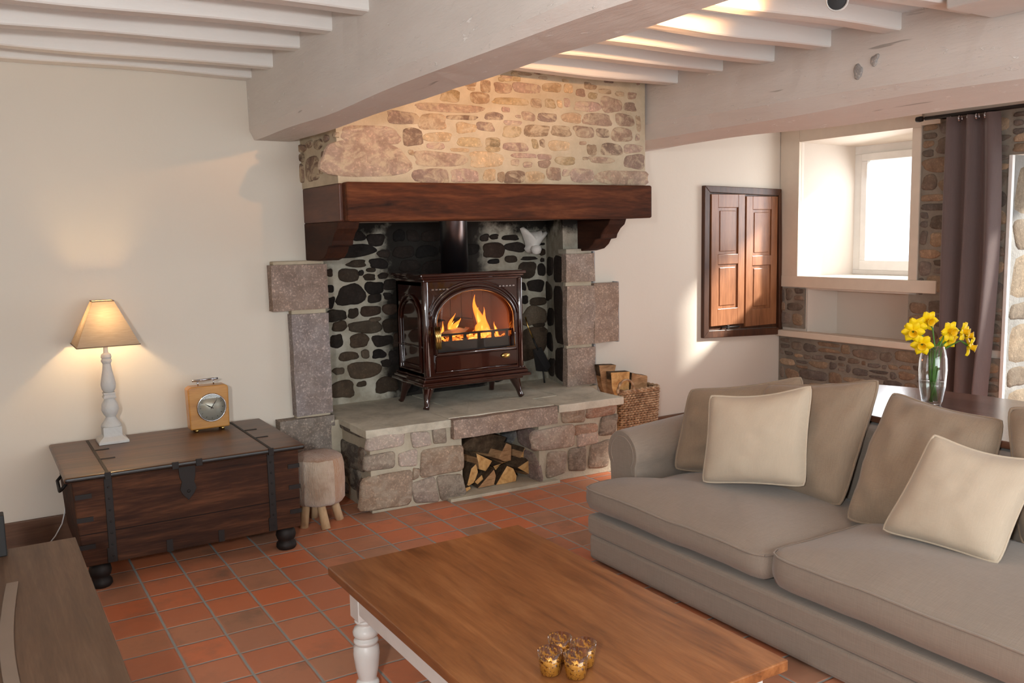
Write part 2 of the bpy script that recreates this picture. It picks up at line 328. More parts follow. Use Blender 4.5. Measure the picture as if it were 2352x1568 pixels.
# ---------------------------------------------------------------- mesh helpers
class MB:
    def __init__(s): s.v, s.f, s.mi, s.sm, s.ti = [], [], [], [], []
    def add(s, vs, fs, mat=0, smooth=False, tint=None):
        b = len(s.v); s.v += [tuple(p) for p in vs]
        for f in fs: s.f.append(tuple(b+i for i in f)); s.mi.append(mat); s.sm.append(smooth); s.ti.append(tint or (.5, .5, .5))
        return s
    def box(s, x0, x1, y0, y1, z0, z1, mat=0, tint=None):
        vs = [(x, y, z) for z in (z0, z1) for x, y in ((x0, y0), (x1, y0), (x1, y1), (x0, y1))]
        return s.add(vs, [(3, 2, 1, 0), (4, 5, 6, 7), (0, 1, 5, 4), (1, 2, 6, 5), (2, 3, 7, 6), (3, 0, 4, 7)], mat, False, tint)
    def prism(s, pts, vec, mat=0, smooth=False, side=None, tint=None):
        # pts: closed loop of 3d points; extruded along vec
        n = len(pts); P = [Vector(p) for p in pts]; Q = [p+Vector(vec) for p in P]
        nrm = Vector((0, 0, 0))
        for i in range(n): nrm += P[i].cross(P[(i+1) % n])
        if nrm.dot(Vector(vec)) > 0: P.reverse(); Q.reverse()
        s.add(P+Q, [tuple(range(n))], mat, False, tint); b = len(s.v)-2*n
        s.f.append(tuple(b+n+n-1-i for i in range(n))); s.mi.append(mat); s.sm.append(False); s.ti.append(tint or (.5,)*3)
        for i in range(n):
            j = (i+1) % n; s.f.append((b+j, b+i, b+n+i, b+n+j)); s.mi.append(mat if side is None else (side[i] if isinstance(side, list) else side)); s.sm.append(smooth); s.ti.append(tint or (.5,)*3)
        return s
    def tube(s, pts, r, seg=8, mat=0, cap=True, flat=None):
        P = [Vector(p) for p in pts]; n = len(P); rs = r if isinstance(r, (list, tuple)) else [r]*n; vs = []; up = None
        for i in range(n):
            t = (P[min(i+1, n-1)]-P[max(i-1, 0)]).normalized()
            if up is None: up = Vector((0, 0, 1)) if abs(t.z) < .9 else Vector((1, 0, 0))
            a = t.cross(up).normalized(); up = a.cross(t).normalized()
            for k in range(seg):
                an = 2*PI*k/seg; vs.append(P[i]+(a*math.cos(an)+up*math.sin(an)*(flat or 1))*rs[i])
        fs = [(i*seg+k, i*seg+(k+1) % seg, (i+1)*seg+(k+1) % seg, (i+1)*seg+k) for i in range(n-1) for k in range(seg)]
        if cap: fs += [tuple(range(seg))[::-1], tuple((n-1)*seg+k for k in range(seg))]
        return s.add(vs, fs, mat, True)
    def lathe(s, prof, c=(0, 0, 0), seg=24, mat=0, square=False, axis=None, smooth=True, cap=True):
        q = None if axis is None else Vector((0, 0, 1)).rotation_difference(Vector(axis)).to_matrix()
        vs = []; seg = 4 if square else seg
        for r, z in prof:
            for k in range(seg):
                an = 2*PI*(k+(.5 if square else 0))/seg; rr = r*1.41421 if square else r
                p = Vector((rr*math.cos(an), rr*math.sin(an), z))
                if q: p = q @ p
                vs.append(p+Vector(c))
        n = len(prof)
        fs = [(i*seg+k, i*seg+(k+1) % seg, (i+1)*seg+(k+1) % seg, (i+1)*seg+k) for i in range(n-1) for k in range(seg)]
        if cap: fs += [tuple(range(seg))[::-1], tuple((n-1)*seg+k for k in range(seg))]
        return s.add(vs, fs, mat, smooth and not square)
    def grid(s, fn, nu, nv, mat=0, smooth=True, flip=False):
        vs = [fn(i/nu, j/nv) for j in range(nv+1) for i in range(nu+1)]; w = nu+1
        fs = [(j*w+i, j*w+i+1, (j+1)*w+i+1, (j+1)*w+i) for j in range(nv) for i in range(nu)]
        if flip: fs = [f[::-1] for f in fs]
        return s.add(vs, fs, mat, smooth)
    def stone(s, fr, u, v, hw, hh, d=.012, mat=0, tint=(.3, .25, .22), rng=random, n=16, ex=3.4, jit=.09):
        ph = [rng.uniform(-1, 1) for _ in range(6)]; ring = []; sk = rng.uniform(-.2, .2); ex = ex*rng.uniform(.75, 1.25); tp = rng.uniform(-.18, .18); n = n+6
        for k in range(n):
            an = 2*PI*(k+.5)/n; c, q = math.cos(an), math.sin(an)
            rr = (abs(c)**ex+abs(q)**ex)**(-1/ex)*(1+jit*(ph[0]*math.sin(2*an+ph[1]*3)+ph[2]*math.sin(3*an+ph[3]*3)+.6*ph[4]*math.sin(5*an+ph[5]*3)))
            rr *= 1+jit*.55*noise.noise(Vector((u*40+c*2.2, v*40+q*2.2, ph[5]*9)))
            ring.append((u+hw*rr*c+hh*sk*rr*q, v+hh*rr*q*(1+tp*c)))
        vs = []
        for sc_, dd in ((1.03, -.012), (1.0, d*.25), (.93, d*.8), (.72, d), (.3, d*1.12)):
            for a, b in ring: vs.append(fr(u+(a-u)*sc_, v+(b-v)*sc_, dd))
        fs = [(i*n+k, i*n+(k+1) % n, (i+1)*n+(k+1) % n, (i+1)*n+k) for i in range(4) for k in range(n)]+[tuple(4*n+k for k in range(n))]
        return s.add(vs, fs, mat, True, tint)
    def build(s, name, mats, parent=None, bevel=0, seg=2, sub=0, loc=None):
        me = bpy.data.meshes.new(name); org = Vector(loc) if loc else (Vector(parent['_org']) if parent is not None and '_org' in parent else Vector((0, 0, 0)))
        me.from_pydata([tuple(Vector(p)-org) for p in s.v], [], s.f); me.update()
        if not isinstance(mats, (list, tuple)): mats = [mats]
        for m in mats: me.materials.append(M[m] if isinstance(m, str) else m)
        me.polygons.foreach_set('material_index', s.mi); me.polygons.foreach_set('use_smooth', s.sm)
        if any(t != (.5, .5, .5) for t in s.ti):
            at = me.color_attributes.new('tint', 'FLOAT_COLOR', 'CORNER'); buf = []
            for p, t in zip(me.polygons, s.ti): buf += list(t)+[1] if len(t) == 3 and p.loop_total == 1 else (list(t)+[1])*p.loop_total
            at.data.foreach_set('color', buf)
        o = bpy.data.objects.new(name, me); sc.collection.objects.link(o)
        if parent is not None: o.parent = parent
        else: o.location = org; o['_org'] = tuple(org)
        if parent is not None: o['_org'] = tuple(org)
        if bevel:
            b = o.modifiers.new('bevel', 'BEVEL'); b.width = bevel; b.segments = seg; b.limit_method = 'ANGLE'; b.angle_limit = math.radians(35)
            b.harden_normals = False
        if sub: m = o.modifiers.new('sub', 'SUBSURF'); m.levels = m.render_levels = sub
        return o
def tag(o, label, cat, group=None):
    o['label'] = label; o['category'] = cat
    if group: o['group'] = group
    return o
def thing(name, label, cat, loc, group=None):
    o = bpy.data.objects.new(name, None); sc.collection.objects.link(o); o.location = loc; o['_org'] = tuple(loc); o.empty_display_size = .1
    return tag(o, label, cat, group)
def struct(o): o['kind'] = 'structure'; return o
def F(org, U, V, N):
    O, U, V, N = Vector(org), Vector(U), Vector(V), Vector(N)
    return lambda u, v, d: O+U*u+V*v+N*d
R = random.Random(7)
def lin(c): return s2l(c)[:3]
def tintof(pal, rng=R, var=.12):
    c = rng.choice(pal); k = 1+rng.uniform(-var, var); return lin([min(255, q*k) for q in c])
PB = [(168, 146, 122), (178, 156, 132), (160, 138, 122), (182, 160, 130), (150, 128, 112), (172, 148, 136), (174, 156, 124), (164, 144, 132)]
PH = [(158, 144, 132), (170, 156, 144), (182, 170, 160), (144, 128, 112), (156, 130, 112), (138, 128, 116), (150, 120, 102)]
PF = [(52, 46, 42), (62, 54, 46), (44, 40, 38), (70, 58, 50), (56, 50, 46)]
PR = [(116, 106, 96), (132, 118, 106), (146, 124, 104), (106, 98, 92), (160, 140, 118), (124, 114, 106)]
GT = (150, 139, 128)

# ---------------------------------------------------------------- setting
m = MB().box(-2.2, 6.15, -6.0, 2.2, -.1, 0); struct(m.build('floor', 'floor'))
m = MB().box(-2.2, 6.15, -6.0, 2.2, 2.62, 2.72); struct(m.build('ceiling', 'ceil'))
def jag(z0, z1, y, x0, x1, w, seed):
    rr = random.Random(seed); n = max(8, int((x1-x0)/.18)); a = [rr.uniform(-1, 1) for _ in range(4)]
    b = MB(); vs = []
    for i in range(n+1):
        x = x0+(x1-x0)*i/n; dy = .008*math.sin(x*2.3+a[0]*3)+.003*math.sin(x*7+a[1]*3); dz = .008*math.sin(x*1.7+a[2]*3)+.003*math.sin(x*6+a[3]*3)
        for k in ((y-w/2+dy, z1), (y-w/2+dy, z0+dz+.006), (y-w/2+dy+.007, z0+dz), (y+w/2+dy-.007, z0+dz), (y+w/2+dy, z0+dz+.006), (y+w/2+dy, z1)): vs.append((x, k[0], k[1]))
    fs = [(i*6+k, i*6+k+1, (i+1)*6+k+1, (i+1)*6+k) for i in range(n) for k in range(5)]+[(0, 1, 2, 3, 4, 5)[::-1], tuple(n*6+k for k in range(6))]
    return b.add(vs, [f[::-1] for f in fs], 0, False)
nj = 0
def joist(y, x0, x1, w, z0=2.52):
    global nj
    nj += 1; struct(jag(z0, 2.63, y, x0, x1, w, nj).build('ceiling_joist' if nj == 1 else 'ceiling_joist', 'joist'))
for k, y in enumerate((1.21, .83, .37, -.06, -.48, -.9, -1.3, -1.7, -2.1, -2.6, -3.2, -3.8, -4.4, -5.0)): joist(y, -2.2, 1.12, .085 if k else .11, 2.515)
for k, y in enumerate((.76, .42, .02, -.37, -.76, -1.16, -1.58, -2.0, -2.4, -2.8, -3.3, -3.9, -4.5)): joist(y, 1.28, 3.62, .095, 2.535)
def beam(name, prof, y0, y1, seed):
    # prof: (x,z) loop; lofted along Y with hewn irregularity
    rr = random.Random(seed); n = 44; vs = []; k = len(prof); a = [rr.uniform(0, 6) for _ in range(8)]
    for i in range(n+1):
        y = y0+(y1-y0)*i/n
        for j, (x, z) in enumerate(prof):
            vs.append((x+.008*math.sin(y*2.1+a[j % 8])+.004*math.sin(y*6.3+a[(j+3) % 8]), y, z+(.009*math.sin(y*1.8+a[(j+1) % 8])+.004*math.sin(y*5+a[(j+5) % 8]) if z < 2.5 else 0)))
    fs = [(i*k+j, i*k+(j+1) % k, (i+1)*k+(j+1) % k, (i+1)*k+j) for i in range(n) for j in range(k)]+[tuple(range(k))[::-1], tuple(n*k+j for j in range(k))]
    return struct(MB().add(vs, fs).build(name, 'beam'))
beam('ceiling_beam', [(1.08, 2.64), (1.08, 2.24), (1.105, 2.185), (1.30, 2.175), (1.335, 2.20), (1.335, 2.64)], -6, 1.27, 3)
beam('ceiling_beam', [(3.55, 2.64), (3.55, 2.30), (3.60, 2.225), (3.80, 2.17), (3.92, 2.19), (3.95, 2.64)], -6, 1.27, 8)
# knots in the right beam
kn = MB()
for y, z, r in ((-.975, 2.385, .036), (-1.07, 2.425, .026)): kn.stone(F((3.546, 0, 0), (0, 1, 0), (0, 0, 1), (-1, 0, 0)), y, z, r*.8, r, .010, 0, lin((168, 166, 164)), random.Random(int(-y*100)), jit=.2, ex=2.2)
struct(kn.build('trim_5', stonemat('bare_knot', .9, 120)))
# walls
m = MB().box(-2.2, 1.39, 1.27, 1.5, 0, 2.7).box(3.44, 5.53, 1.27, 1.9, 0, 2.7).box(1.39, 3.44, 1.27, 1.9, 1.70, 2.7)
struct(m.build('wall_back', 'wall'))
struct(MB().box(-2.3, -2.2, -6.0, 2.2, 0, 2.7).build('wall_left', 'wall'))
struct(MB().box(-2.3, 6.15, -6.1, -6.0, 0, 2.7).build('wall_front', 'wall'))
m = MB()
m.box(5.53, 6.15, 1.07, 1.9, 0, 2.7).box(5.53, 6.15, .05, 1.07, 2.30, 2.7).box(5.53, 6.15, .05, 1.07, 1.10, 1.205)
m.box(5.53, 6.15, .99, 1.07, .72, 1.10).box(5.80, 6.15, .05, .99, .72, 1.10).box(5.53, 6.15, .05, 1.07, 0, .72)
m.box(5.53, 6.15, -.66, .05, 0, 2.7).box(5.53, 6.15, -2.5, -.66, 2.05, 2.7).box(5.53, 6.15, -6.0, -2.5, 0, 2.7)
m.prism([(5.53, 1.08, 1.205), (6.06, 1.08, 1.205), (6.06, .915, 1.205)], (0, 0, 1.1))
m.prism([(5.53, 1.07, 2.301), (6.06, 1.07, 2.262), (6.06, 1.07, 2.31)], (0, -1.02, 0))
m.prism([(5.53, .985, .72), (5.81, .985, .72), (5.81, .90, .72)], (0, 0, .38))
# rubble cladding on the right wall
def rubble(b, fr, u0, u1, v0, v1, h, pal, mat, rng, wmul=1.7, d=.012, gap=.014, clip=None, d0=0):
    v = v0
    while v < v1-h*.3:
        hh = min(h*rng.uniform(.65, 1.35), v1-v)
        u = u0-rng.uniform(0, h)*0
        while u < u1-.01:
            w = min(hh*rng.uniform(.7, 2.6)*wmul/1.7, u1-u)
            if u1-(u+w) < h*.4: w = u1-u
            a, c = u+w/2, v+hh/2+.012*math.sin(u*9+v*5)
            if rng.random() < .3 and hh > h*.9:
                for q in (-1, 1): b.stone(fr, a, c+q*hh*.25, max(w/2-gap/2, .008), max(hh*.25-gap/2, .006), d, mat, tintof(pal, rng), rng)
            elif not clip or clip(a, c): b.stone(fr, a, c, max(w/2-gap/2, .008), max(hh/2-gap/2-rng.uniform(0, .006), .006), d, mat, tintof(pal, rng), rng)
            u += w
        v += hh
fr = F((5.515, 0, 0), (0, 1, 0), (0, 0, 1), (-1, 0, 0)); rr = random.Random(21)
for a in ((-.66, 1.265, 0, .695), (-.66, .05, .75, 1.10), (1.0, 1.265, .77, 1.105), (-.66, -.015, 1.10, 2.35)):
    m.box(5.513, 5.54, a[0], a[1], a[2], a[3], 1)
    rubble(m, fr, a[0]+.005, a[1]-.005, a[2]+.01, a[3]-.005, .085 if a[2] == 0 else .105, PR, 2, rr, gap=.016, d=.008)
m.box(5.513, 5.54, -2.5, -.66, 2.05, 2.35, 1); rubble(m, fr, -2.4, -.665, 2.055, 2.345, .12, PR, 2, rr)
# door reveal in dressed stone
frd = F((0, -.66, 0), (1, 0, 0), (0, 0, 1), (0, -1, 0)); m.box(5.535, 6.15, -.672, -.65, 0, 2.05, 3)
v = .02
for k, hh in enumerate((.20, .26, .16, .30, .14, .34, .22, .38)):
    if v > 2.0: break
    hh = min(hh, 2.03-v)
    if k % 2: m.stone(frd, 5.85, v+hh/2, .29, hh/2-.008, .016, 2, lin((122, 110, 94)), rr, jit=.02, ex=8)
    else:
        m.stone(frd, 5.70, v+hh/2, .14, hh/2-.008, .018, 2, lin((104, 94, 82)), rr); m.stone(frd, 6.0, v+hh/2, .14, hh/2-.008, .018, 2, lin((128, 106, 80)), rr)
    v += hh
struct(m.build('wall_right', ['wallR', mortarmat('grey_mortar', (146, 138, 126), (122, 114, 104)), 'stone', mortarmat('reveal_mortar', (132, 130, 126), (112, 110, 106))]))
m = MB().box(5.44, 5.53, -6, 1.27, 2.41, 2.62); struct(m.build('trim_1', 'frame_cream', bevel=.006))
m = MB().box(5.465, 5.56, -.10, 1.265, .695, .748); struct(m.build('trim_2', 'frame_cream', bevel=.008))
m = MB().box(-2.2, 1.0, 1.25, 1.272, 0, .155); struct(m.build('baseboard_left', 'skirt', bevel=.004))
m = MB().box(3.72, 5.53, 1.25, 1.272, 0, .155); struct(m.build('baseboard_right', 'skirt', bevel=.004))
# window: timber surround on the wall, sash at the outer end of the deep reveal
w = MB().box(5.50, 5.535, 1.07, 1.265, 1.12, 2.41).box(5.50, 5.535, -.02, 1.07, 2.30, 2.41).box(5.50, 5.535, -.165, -.02, 2.31, 2.36).box(5.497, 5.56, -.175, 1.25, 1.115, 1.208).box(5.50, 5.535, -.02, .05, 1.208, 2.30)
wf = struct(w.build('window_1', 'frame_cream', bevel=.003))
sash = MB()
for a in ((.05, .93, 1.205, 1.245), (.05, .93, 2.20, 2.30), (.85, .93, 1.245, 2.20), (-.1, .06, 1.245, 2.2)): sash.box(6.02, 6.08, *a)
for a in ((.06, .85, 1.245, 1.325), (.06, .85, 2.14, 2.20), (.795, .85, 1.325, 2.14), (.06, .12, 1.325, 2.14)): sash.box(6.0, 6.05, *a)
o = sash.build('window_sash', 'frame_white', bevel=.004); o.parent = wf
o = MB().box(6.022, 6.03, .10, .81, 1.31, 2.15).build('window_pane', 'glass'); o.parent = wf
# garden door: white frame and leaf edge, glass beyond the frame
d = MB().box(5.505, 5.535, -.68, -.655, 0, 2.05)
df = struct(d.build('door_1', 'frame_white', bevel=.003))
d = MB().box(6.0, 6.08, -.74, -.66, 0, 2.05).box(6.0, 6.08, -2.5, -2.42, 0, 2.05).box(6.0, 6.08, -2.42, -.74, 1.97, 2.05).box(6.0, 6.08, -2.42, -.74, 0, .25).box(6.0, 6.08, -1.62, -1.54, .25, 1.97)
o = d.build('door_frame', 'frame_white', bevel=.003); o.parent = df
o = MB().box(6.03, 6.04, -2.43, -.73, .24, 1.98).build('door_pane', 'glass'); o.parent = df
m = MB().box(6.15, 12, -8, 6, -.15, -.05); struct(m.build('exterior_ground', 'outside'))

# ---------------------------------------------------------------- fireplace
BRE_ = 1
BRE=[(1.574,2.165,.159,.045),(1.545,2.030,.241,.089),(1.829,2.163,.060,.043),(2.001,2.043,.158,.038),(2.309,2.050,.114,.039),(1.933,1.946,.108,.039),(2.158,1.952,.093,.033),(2.324,1.957,.042,.031),(2.406,1.948,.027,.026),(2.504,1.950,.065,.036),(2.649,1.949,.067,.034),(2.789,1.973,.053,.035),(2.885,1.980,.030,.019),(3.010,1.965,.089,.041),(3.335,1.956,.196,.045),(2.506,2.036,.028,.018),(2.597,2.025,.032,.016),(2.719,2.032,.045,.021),(2.877,2.055,.073,.024),(3.168,2.067,.095,.019),(3.438,2.063,.081,.042),(2.573,2.079,.088,.013),(2.723,2.075,.049,.016),(2.512,2.129,.087,.023),(2.654,2.152,.022,.026),(2.708,2.159,.019,.021),(2.832,2.147,.079,.027),(3.088,2.128,.035,.033),(3.246,2.136,.082,.036),(3.427,2.147,.077,.025),(2.489,2.218,.062,.031),(2.665,2.231,.089,.031),(2.853,2.236,.073,.029),(3.028,2.240,.075,.032),(3.177,2.238,.053,.025),(3.333,2.233,.083,.042),(3.465,2.221,.018,.020),(2.194,2.146,.076,.025),(1.983,2.168,.089,.024),(1.970,2.117,.056,.017),(2.173,2.228,.064,.027),(2.302,2.241,.054,.025),(1.774,2.266,.091,.033),(1.958,2.253,.083,.041),(2.070,2.336,.207,.022),(2.152,2.286,.098,.012),(2.367,2.304,.063,.020),(2.747,2.315,.068,.024),(2.931,2.322,.077,.027),(3.132,2.320,.111,.033),(3.359,2.328,.072,.036),(3.472,2.311,.018,.048),(3.061,2.398,.106,.027),(3.249,2.419,.081,.044),(3.400,2.414,.047,.025),(2.485,2.397,.114,.020),(2.669,2.397,.038,.026),(2.771,2.400,.039,.024),(2.843,2.402,.020,.021),(2.900,2.413,.023,.024),(2.432,2.472,.058,.028),(2.601,2.483,.094,.028),(2.312,2.474,.033,.032),(2.272,2.405,.065,.030),(2.076,2.403,.062,.029),(2.786,2.498,.065,.026),(2.911,2.501,.033,.026),(3.004,2.480,.034,.021),(3.100,2.467,.034,.019),(3.317,2.492,.036,.014),(3.418,2.487,.036,.019),(3.197,2.501,.049,.014),(2.610,2.316,.044,.026),(2.497,2.271,.056,.014),(1.815,2.076,.016,.014),(2.128,2.099,.058,.010),(2.354,2.152,.048,.025),(2.352,2.111,.048,.015)]
BRS=[(1.226,2.136,.066,.022),(1.098,2.147,.050,.020),(.949,2.133,.064,.029),(.812,2.153,.041,.019),(1.063,2.005,.119,.069),(1.268,1.989,.048,.061),(.914,1.987,.018,.022),(.873,2.063,.021,.024),(1.242,2.084,.043,.025),(.676,2.157,.026,.014)]
FBK=[(1.858,1.613,.041,.030),(1.979,1.587,.060,.037),(1.781,1.605,.019,.030),(1.831,1.516,.134,.041),(2.033,1.492,.042,.027),(1.836,1.431,.065,.023),(1.994,1.427,.060,.032),(1.776,1.357,.068,.040),(1.865,1.369,.016,.018),(1.938,1.386,.031,.015),(1.923,1.338,.040,.020),(2.021,1.343,.033,.020),(1.954,1.264,.063,.039),(2.074,1.280,.055,.031),(1.786,1.224,.088,.067),(1.956,1.194,.047,.027),(2.050,1.204,.028,.022),(1.642,1.379,.022,.023),(1.642,1.274,.024,.023),(1.639,1.182,.026,.036),(1.675,1.094,.069,.036),(1.796,1.102,.034,.030),(1.924,1.109,.069,.032),(2.063,1.113,.056,.034),(1.952,1.050,.038,.015),(1.817,1.678,.035,.015),(1.698,1.022,.048,.032),(1.879,1.004,.116,.037),(1.835,.915,.068,.041),(1.999,.902,.064,.036),(1.669,.923,.042,.041),(1.750,.816,.061,.029),(1.871,.820,.028,.027),(1.972,.811,.048,.027),(2.088,.779,.042,.048),(1.857,.712,.113,.052),(2.021,.743,.035,.024),(1.675,.723,.039,.023),(1.834,.618,.031,.018),(1.696,.597,.079,.053),(2.018,.592,.078,.048),(2.067,1.001,.058,.045),(2.109,.896,.026,.045),(3.188,1.336,.072,.058),(3.312,1.333,.033,.043),(3.321,1.406,.016,.014),(3.204,1.422,.071,.012),(3.322,1.466,.026,.024),(3.323,1.526,.020,.009),(3.259,1.217,.067,.042),(3.145,1.216,.022,.027),(3.152,1.115,.032,.030),(3.275,1.096,.072,.029),(3.243,.987,.107,.066),(3.281,.917,.049,.015),(2.901,1.492,.084,.051),(3.046,1.579,.063,.019),(3.084,1.509,.081,.034),(3.045,1.422,.049,.024),(2.904,1.589,.034,.017),(2.825,1.583,.033,.024),(2.899,1.410,.045,.017),(3.239,.787,.110,.113),(3.305,.875,.032,.020)]
HEA=[(1.618,.422,.113,.044),(1.840,.403,.059,.045),(1.960,.411,.043,.048),(1.576,.305,.091,.047),(1.753,.298,.058,.045),(1.974,.253,.138,.081),(1.611,.122,.156,.099),(1.854,.083,.079,.070),(2.030,.084,.085,.073),(1.799,.199,.020,.032),(2.916,.428,.088,.055),(3.139,.431,.116,.044),(2.766,.288,.159,.069),(3.016,.317,.089,.032),(3.026,.251,.079,.044),(3.194,.321,.067,.065),(2.783,.115,.073,.078),(2.945,.124,.068,.076),(3.122,.128,.081,.083)]
HES=[(1.050,.293,.236,.078),(1.037,.463,.270,.033),(1.149,.195,.122,.057),(.995,.152,.101,.067),(1.218,.062,.117,.041)]

fp = thing('fireplace', 'large stone fireplace with dark oak mantel beam, granite jambs and raised hearth', 'fireplace', (2.45, 1.0, 0))
m = MB().box(1.372, 3.53, .668, 1.272, 1.90, 2.625)
f1 = F((0, .668, 0), (1, 0, 0), (0, 0, 1), (0, -1, 0)); f2 = F((1.372, 0, 0), (0, 1, 0), (0, 0, 1), (-1, 0, 0))
rr = random.Random(5)
for u, v, a, b in BRE:
    big = a > .15
    c = lin((176, 154, 138)) if big else tintof(PB, rr)
    m.stone(f1, u, v, a*1.06, b*1.10, .004, 1, c, rr, jit=.09, ex=4.2)
for u, v, a, b in BRS: m.stone(f2, u, v, a, b, .012, 1, tintof([(128, 108, 96), (142, 122, 108), (150, 128, 104)], rr), rr)
k = 0
while k < 70:   # small pieces between
    u, v = rr.uniform(1.42, 3.48), rr.uniform(1.95, 2.6); a, b = rr.uniform(.014, .05), rr.uniform(.009, .022)
    if all(abs(u-q[0]) > q[2]+a+.006 or abs(v-q[1]) > q[3]+b+.006 for q in BRE): m.stone(f1, u, v, a, b, .004, 1, tintof(PB, rr), rr); k += 1
m.build('chimney_breast', ['mortar', 'stone_limed'], fp, bevel=.02)
# mantel beam with two returns
m = MB().box(1.392, 3.532, .60, .86, 1.692, 1.905); m.build('mantel_beam', 'mantel', fp, bevel=.012)
wd = M['corbel']
for x0, x1 in ((1.372, 1.56), (3.36, 3.525)):
    m = MB().box(x0, x1, .86 if x0 > 3 else .665, 1.27, 1.694, 1.90)
    m.build('mantel_return', 'corbel' if 0 else wood('return_oak_%d' % (x0 > 3), (58, 32, 22), (92, 52, 36), (120, 74, 50), 1, .5, 2.0, 8, bump=.5), fp, bevel=.008)
def corbel(x0, x1, dy, name):
    pr = [(1.275, 1.694), (.70+dy, 1.694), (.72+dy, 1.655), (.765+dy, 1.628), (.80+dy, 1.59), (.81+dy, 1.562), (.87+dy, 1.556), (.90+dy, 1.52), (.95+dy, 1.49), (1.04+dy, 1.474), (1.275, 1.474)]
    return MB().prism([(x0, y, z) for y, z in pr], (x1-x0, 0, 0)).build('corbel', 'corbel', fp, bevel=.006)
corbel(1.374, 1.50, .0, ''); corbel(3.38, 3.525, .16, '')
# jambs of dressed granite
def block(b, x0, x1, y0, y1, z0, z1, rng, mat=1, c=None, r=.012):
    # a roughly hewn block: subdivided faces with slightly wandering edges
    vs = []; n = 4
    base = len(b.v); t = lin(c or [q*rng.uniform(.9, 1.1) for q in GT])
    nx = max(2, int((x1-x0)/.05)); nz = max(2, int((z1-z0)/.05))
    sd = rng.uniform(0, 50)
    def P(u, v, w):
        x, y, z = x0+(x1-x0)*u, y0+(y1-y0)*w, z0+(z1-z0)*v
        q = Vector((x*6+sd, z*6, y*6)); return (x+.005*noise.noise(q), y+.010*noise.noise(q*1.3+Vector((9, 0, 0))), z+.005*noise.noise(q+Vector((0, 7, 0))))
    b.grid(lambda u, v: P(u, v, 0), nx, nz, mat, True); bl = len(b.f)
    b.grid(lambda u, v: P(0, v, u), 3, nz, mat, True, flip=True); b.grid(lambda u, v: P(1, v, u), 3, nz, mat, True)
    b.grid(lambda u, v: P(u, 1, v), nx, 3, mat, True); b.grid(lambda u, v: P(u, 0, v), nx, 3, mat, True, flip=True)
    nf = nx*nz*1+3*nz*2+nx*3*2
    for i in range(len(b.f)-nf, len(b.f)): b.ti[i] = t; b.sm[i] = False
rj = random.Random(11)
m = MB().box(1.25, 1.465, 1.215, 1.62, 0, 1.47)
block(m, 1.243, 1.472, 1.195, 1.40, .535, 1.155, rj); block(m, 1.132, 1.474, 1.19, 1.40, 1.182, 1.452, rj, c=(150, 134, 124)); block(m, 1.135, 1.475, 1.18, 1.40, .26, .522, rj, c=(140, 132, 124)); block(m, 1.10, 1.50, 1.175, 1.40, 0, .25, rj, c=(140, 132, 124))
m.box(1.15, 1.45, 1.2, 1.4, 1.452, 1.474)
m.build('jamb', ['mortar_side', 'granite'], fp, bevel=.006)
m = MB().box(3.252, 3.48, 1.215, 1.25, .3, 1.47)
block(m, 3.245, 3.495, 1.195, 1.25, .50, .775, rj, c=(156, 142, 132)); block(m, 3.245, 3.495, 1.195, 1.25, .80, 1.225, rj, c=(158, 144, 133)); block(m, 3.49, 3.715, 1.195, 1.25, .80, 1.235, rj, c=(156, 138, 124)); block(m, 3.245, 3.495, 1.195, 1.25, 1.255, 1.455, rj, c=(158, 144, 133))
m.box(3.495, 3.512, 1.21, 1.28, .45, .79, 2).box(3.495, 3.512, 1.21, 1.28, 1.24, 1.47, 2).box(3.715, 3.732, 1.21, 1.28, .79, 1.24, 2)  # grey strips stand in for the shadow the jamb stones cast to their right
m.build('jamb', ['mortar_side', 'granite', 'jamb_shadow_grey'], fp, bevel=.004)
# firebox
m = MB().box(1.3, 3.5, 1.62, 1.8, .3, 2.5)
f3 = F((0, 1.62, 0), (1, 0, 0), (0, 0, 1), (0, -1, 0))
for u, v, a, b in FBK:
    cen = min(abs(u-2.46)/.5, 1); low = v < .85 and u < 2
    c = tintof(PF, rr) if cen < .99 or v > 1.1 else tintof([(70, 60, 50), (84, 72, 60), (58, 52, 46), (92, 82, 70)], rr)
    m.stone(f3, u, v, a*1.08, b*1.10, .014, 1, c, rr, ex=3.2, jit=.11)
rf = random.Random(3)
for vv in range(11):
    z = .56+vv*.105
    u = 1.95+rf.uniform(0, .06)
    while u < 2.95:
        a = rf.uniform(.05, .11)
        if all(abs(u+a-q[0]) > q[2]+a or abs(z-q[1]) > q[3]+.045 for q in FBK): m.stone(f3, u+a, z+rf.uniform(-.01, .01), a-.008, .042, .010, 1, tintof([(36, 33, 31), (44, 38, 35), (32, 30, 29)], rf), rf)
        u += 2*a
m.prism([(3.25, 1.24, .3), (3.43, 1.24, .3), (3.43, 1.70, .3), (3.385, 1.70, .3)], (0, 0, 1.4)).prism([(1.47, 1.28, .3), (1.40, 1.70, .3), (1.31, 1.70, .3), (1.31, 1.28, .3)], (0, 0, 1.4))
m.box(3.25, 3.47, 1.2, 1.3, 1.458, 1.49); dv = Vector((.135, .46, 0)).normalized(); f4 = F((3.25, 1.24, 0), dv, (0, 0, 1), (-dv.y, dv.x, 0))
for (z0, z1) in ((.53, .77), (.80, 1.22), (1.25, 1.44)):
    m.stone(f4, .11, (z0+z1)/2, .10, (z1-z0)/2, .008, 1, lin((66, 58, 54)), rf, ex=7, jit=.02)
for k in range(5): m.stone(f4, .30+.04*(k % 2), .60+k*.19, .07, .07, .012, 1, tintof(PF, rf), rf)
m.box(1.31, 3.43, 1.28, 1.8, 1.705, 1.72).box(1.52, 3.36, .862, 1.28, 1.88, 1.89)
m.build('firebox', ['soot', 'stone'], fp)
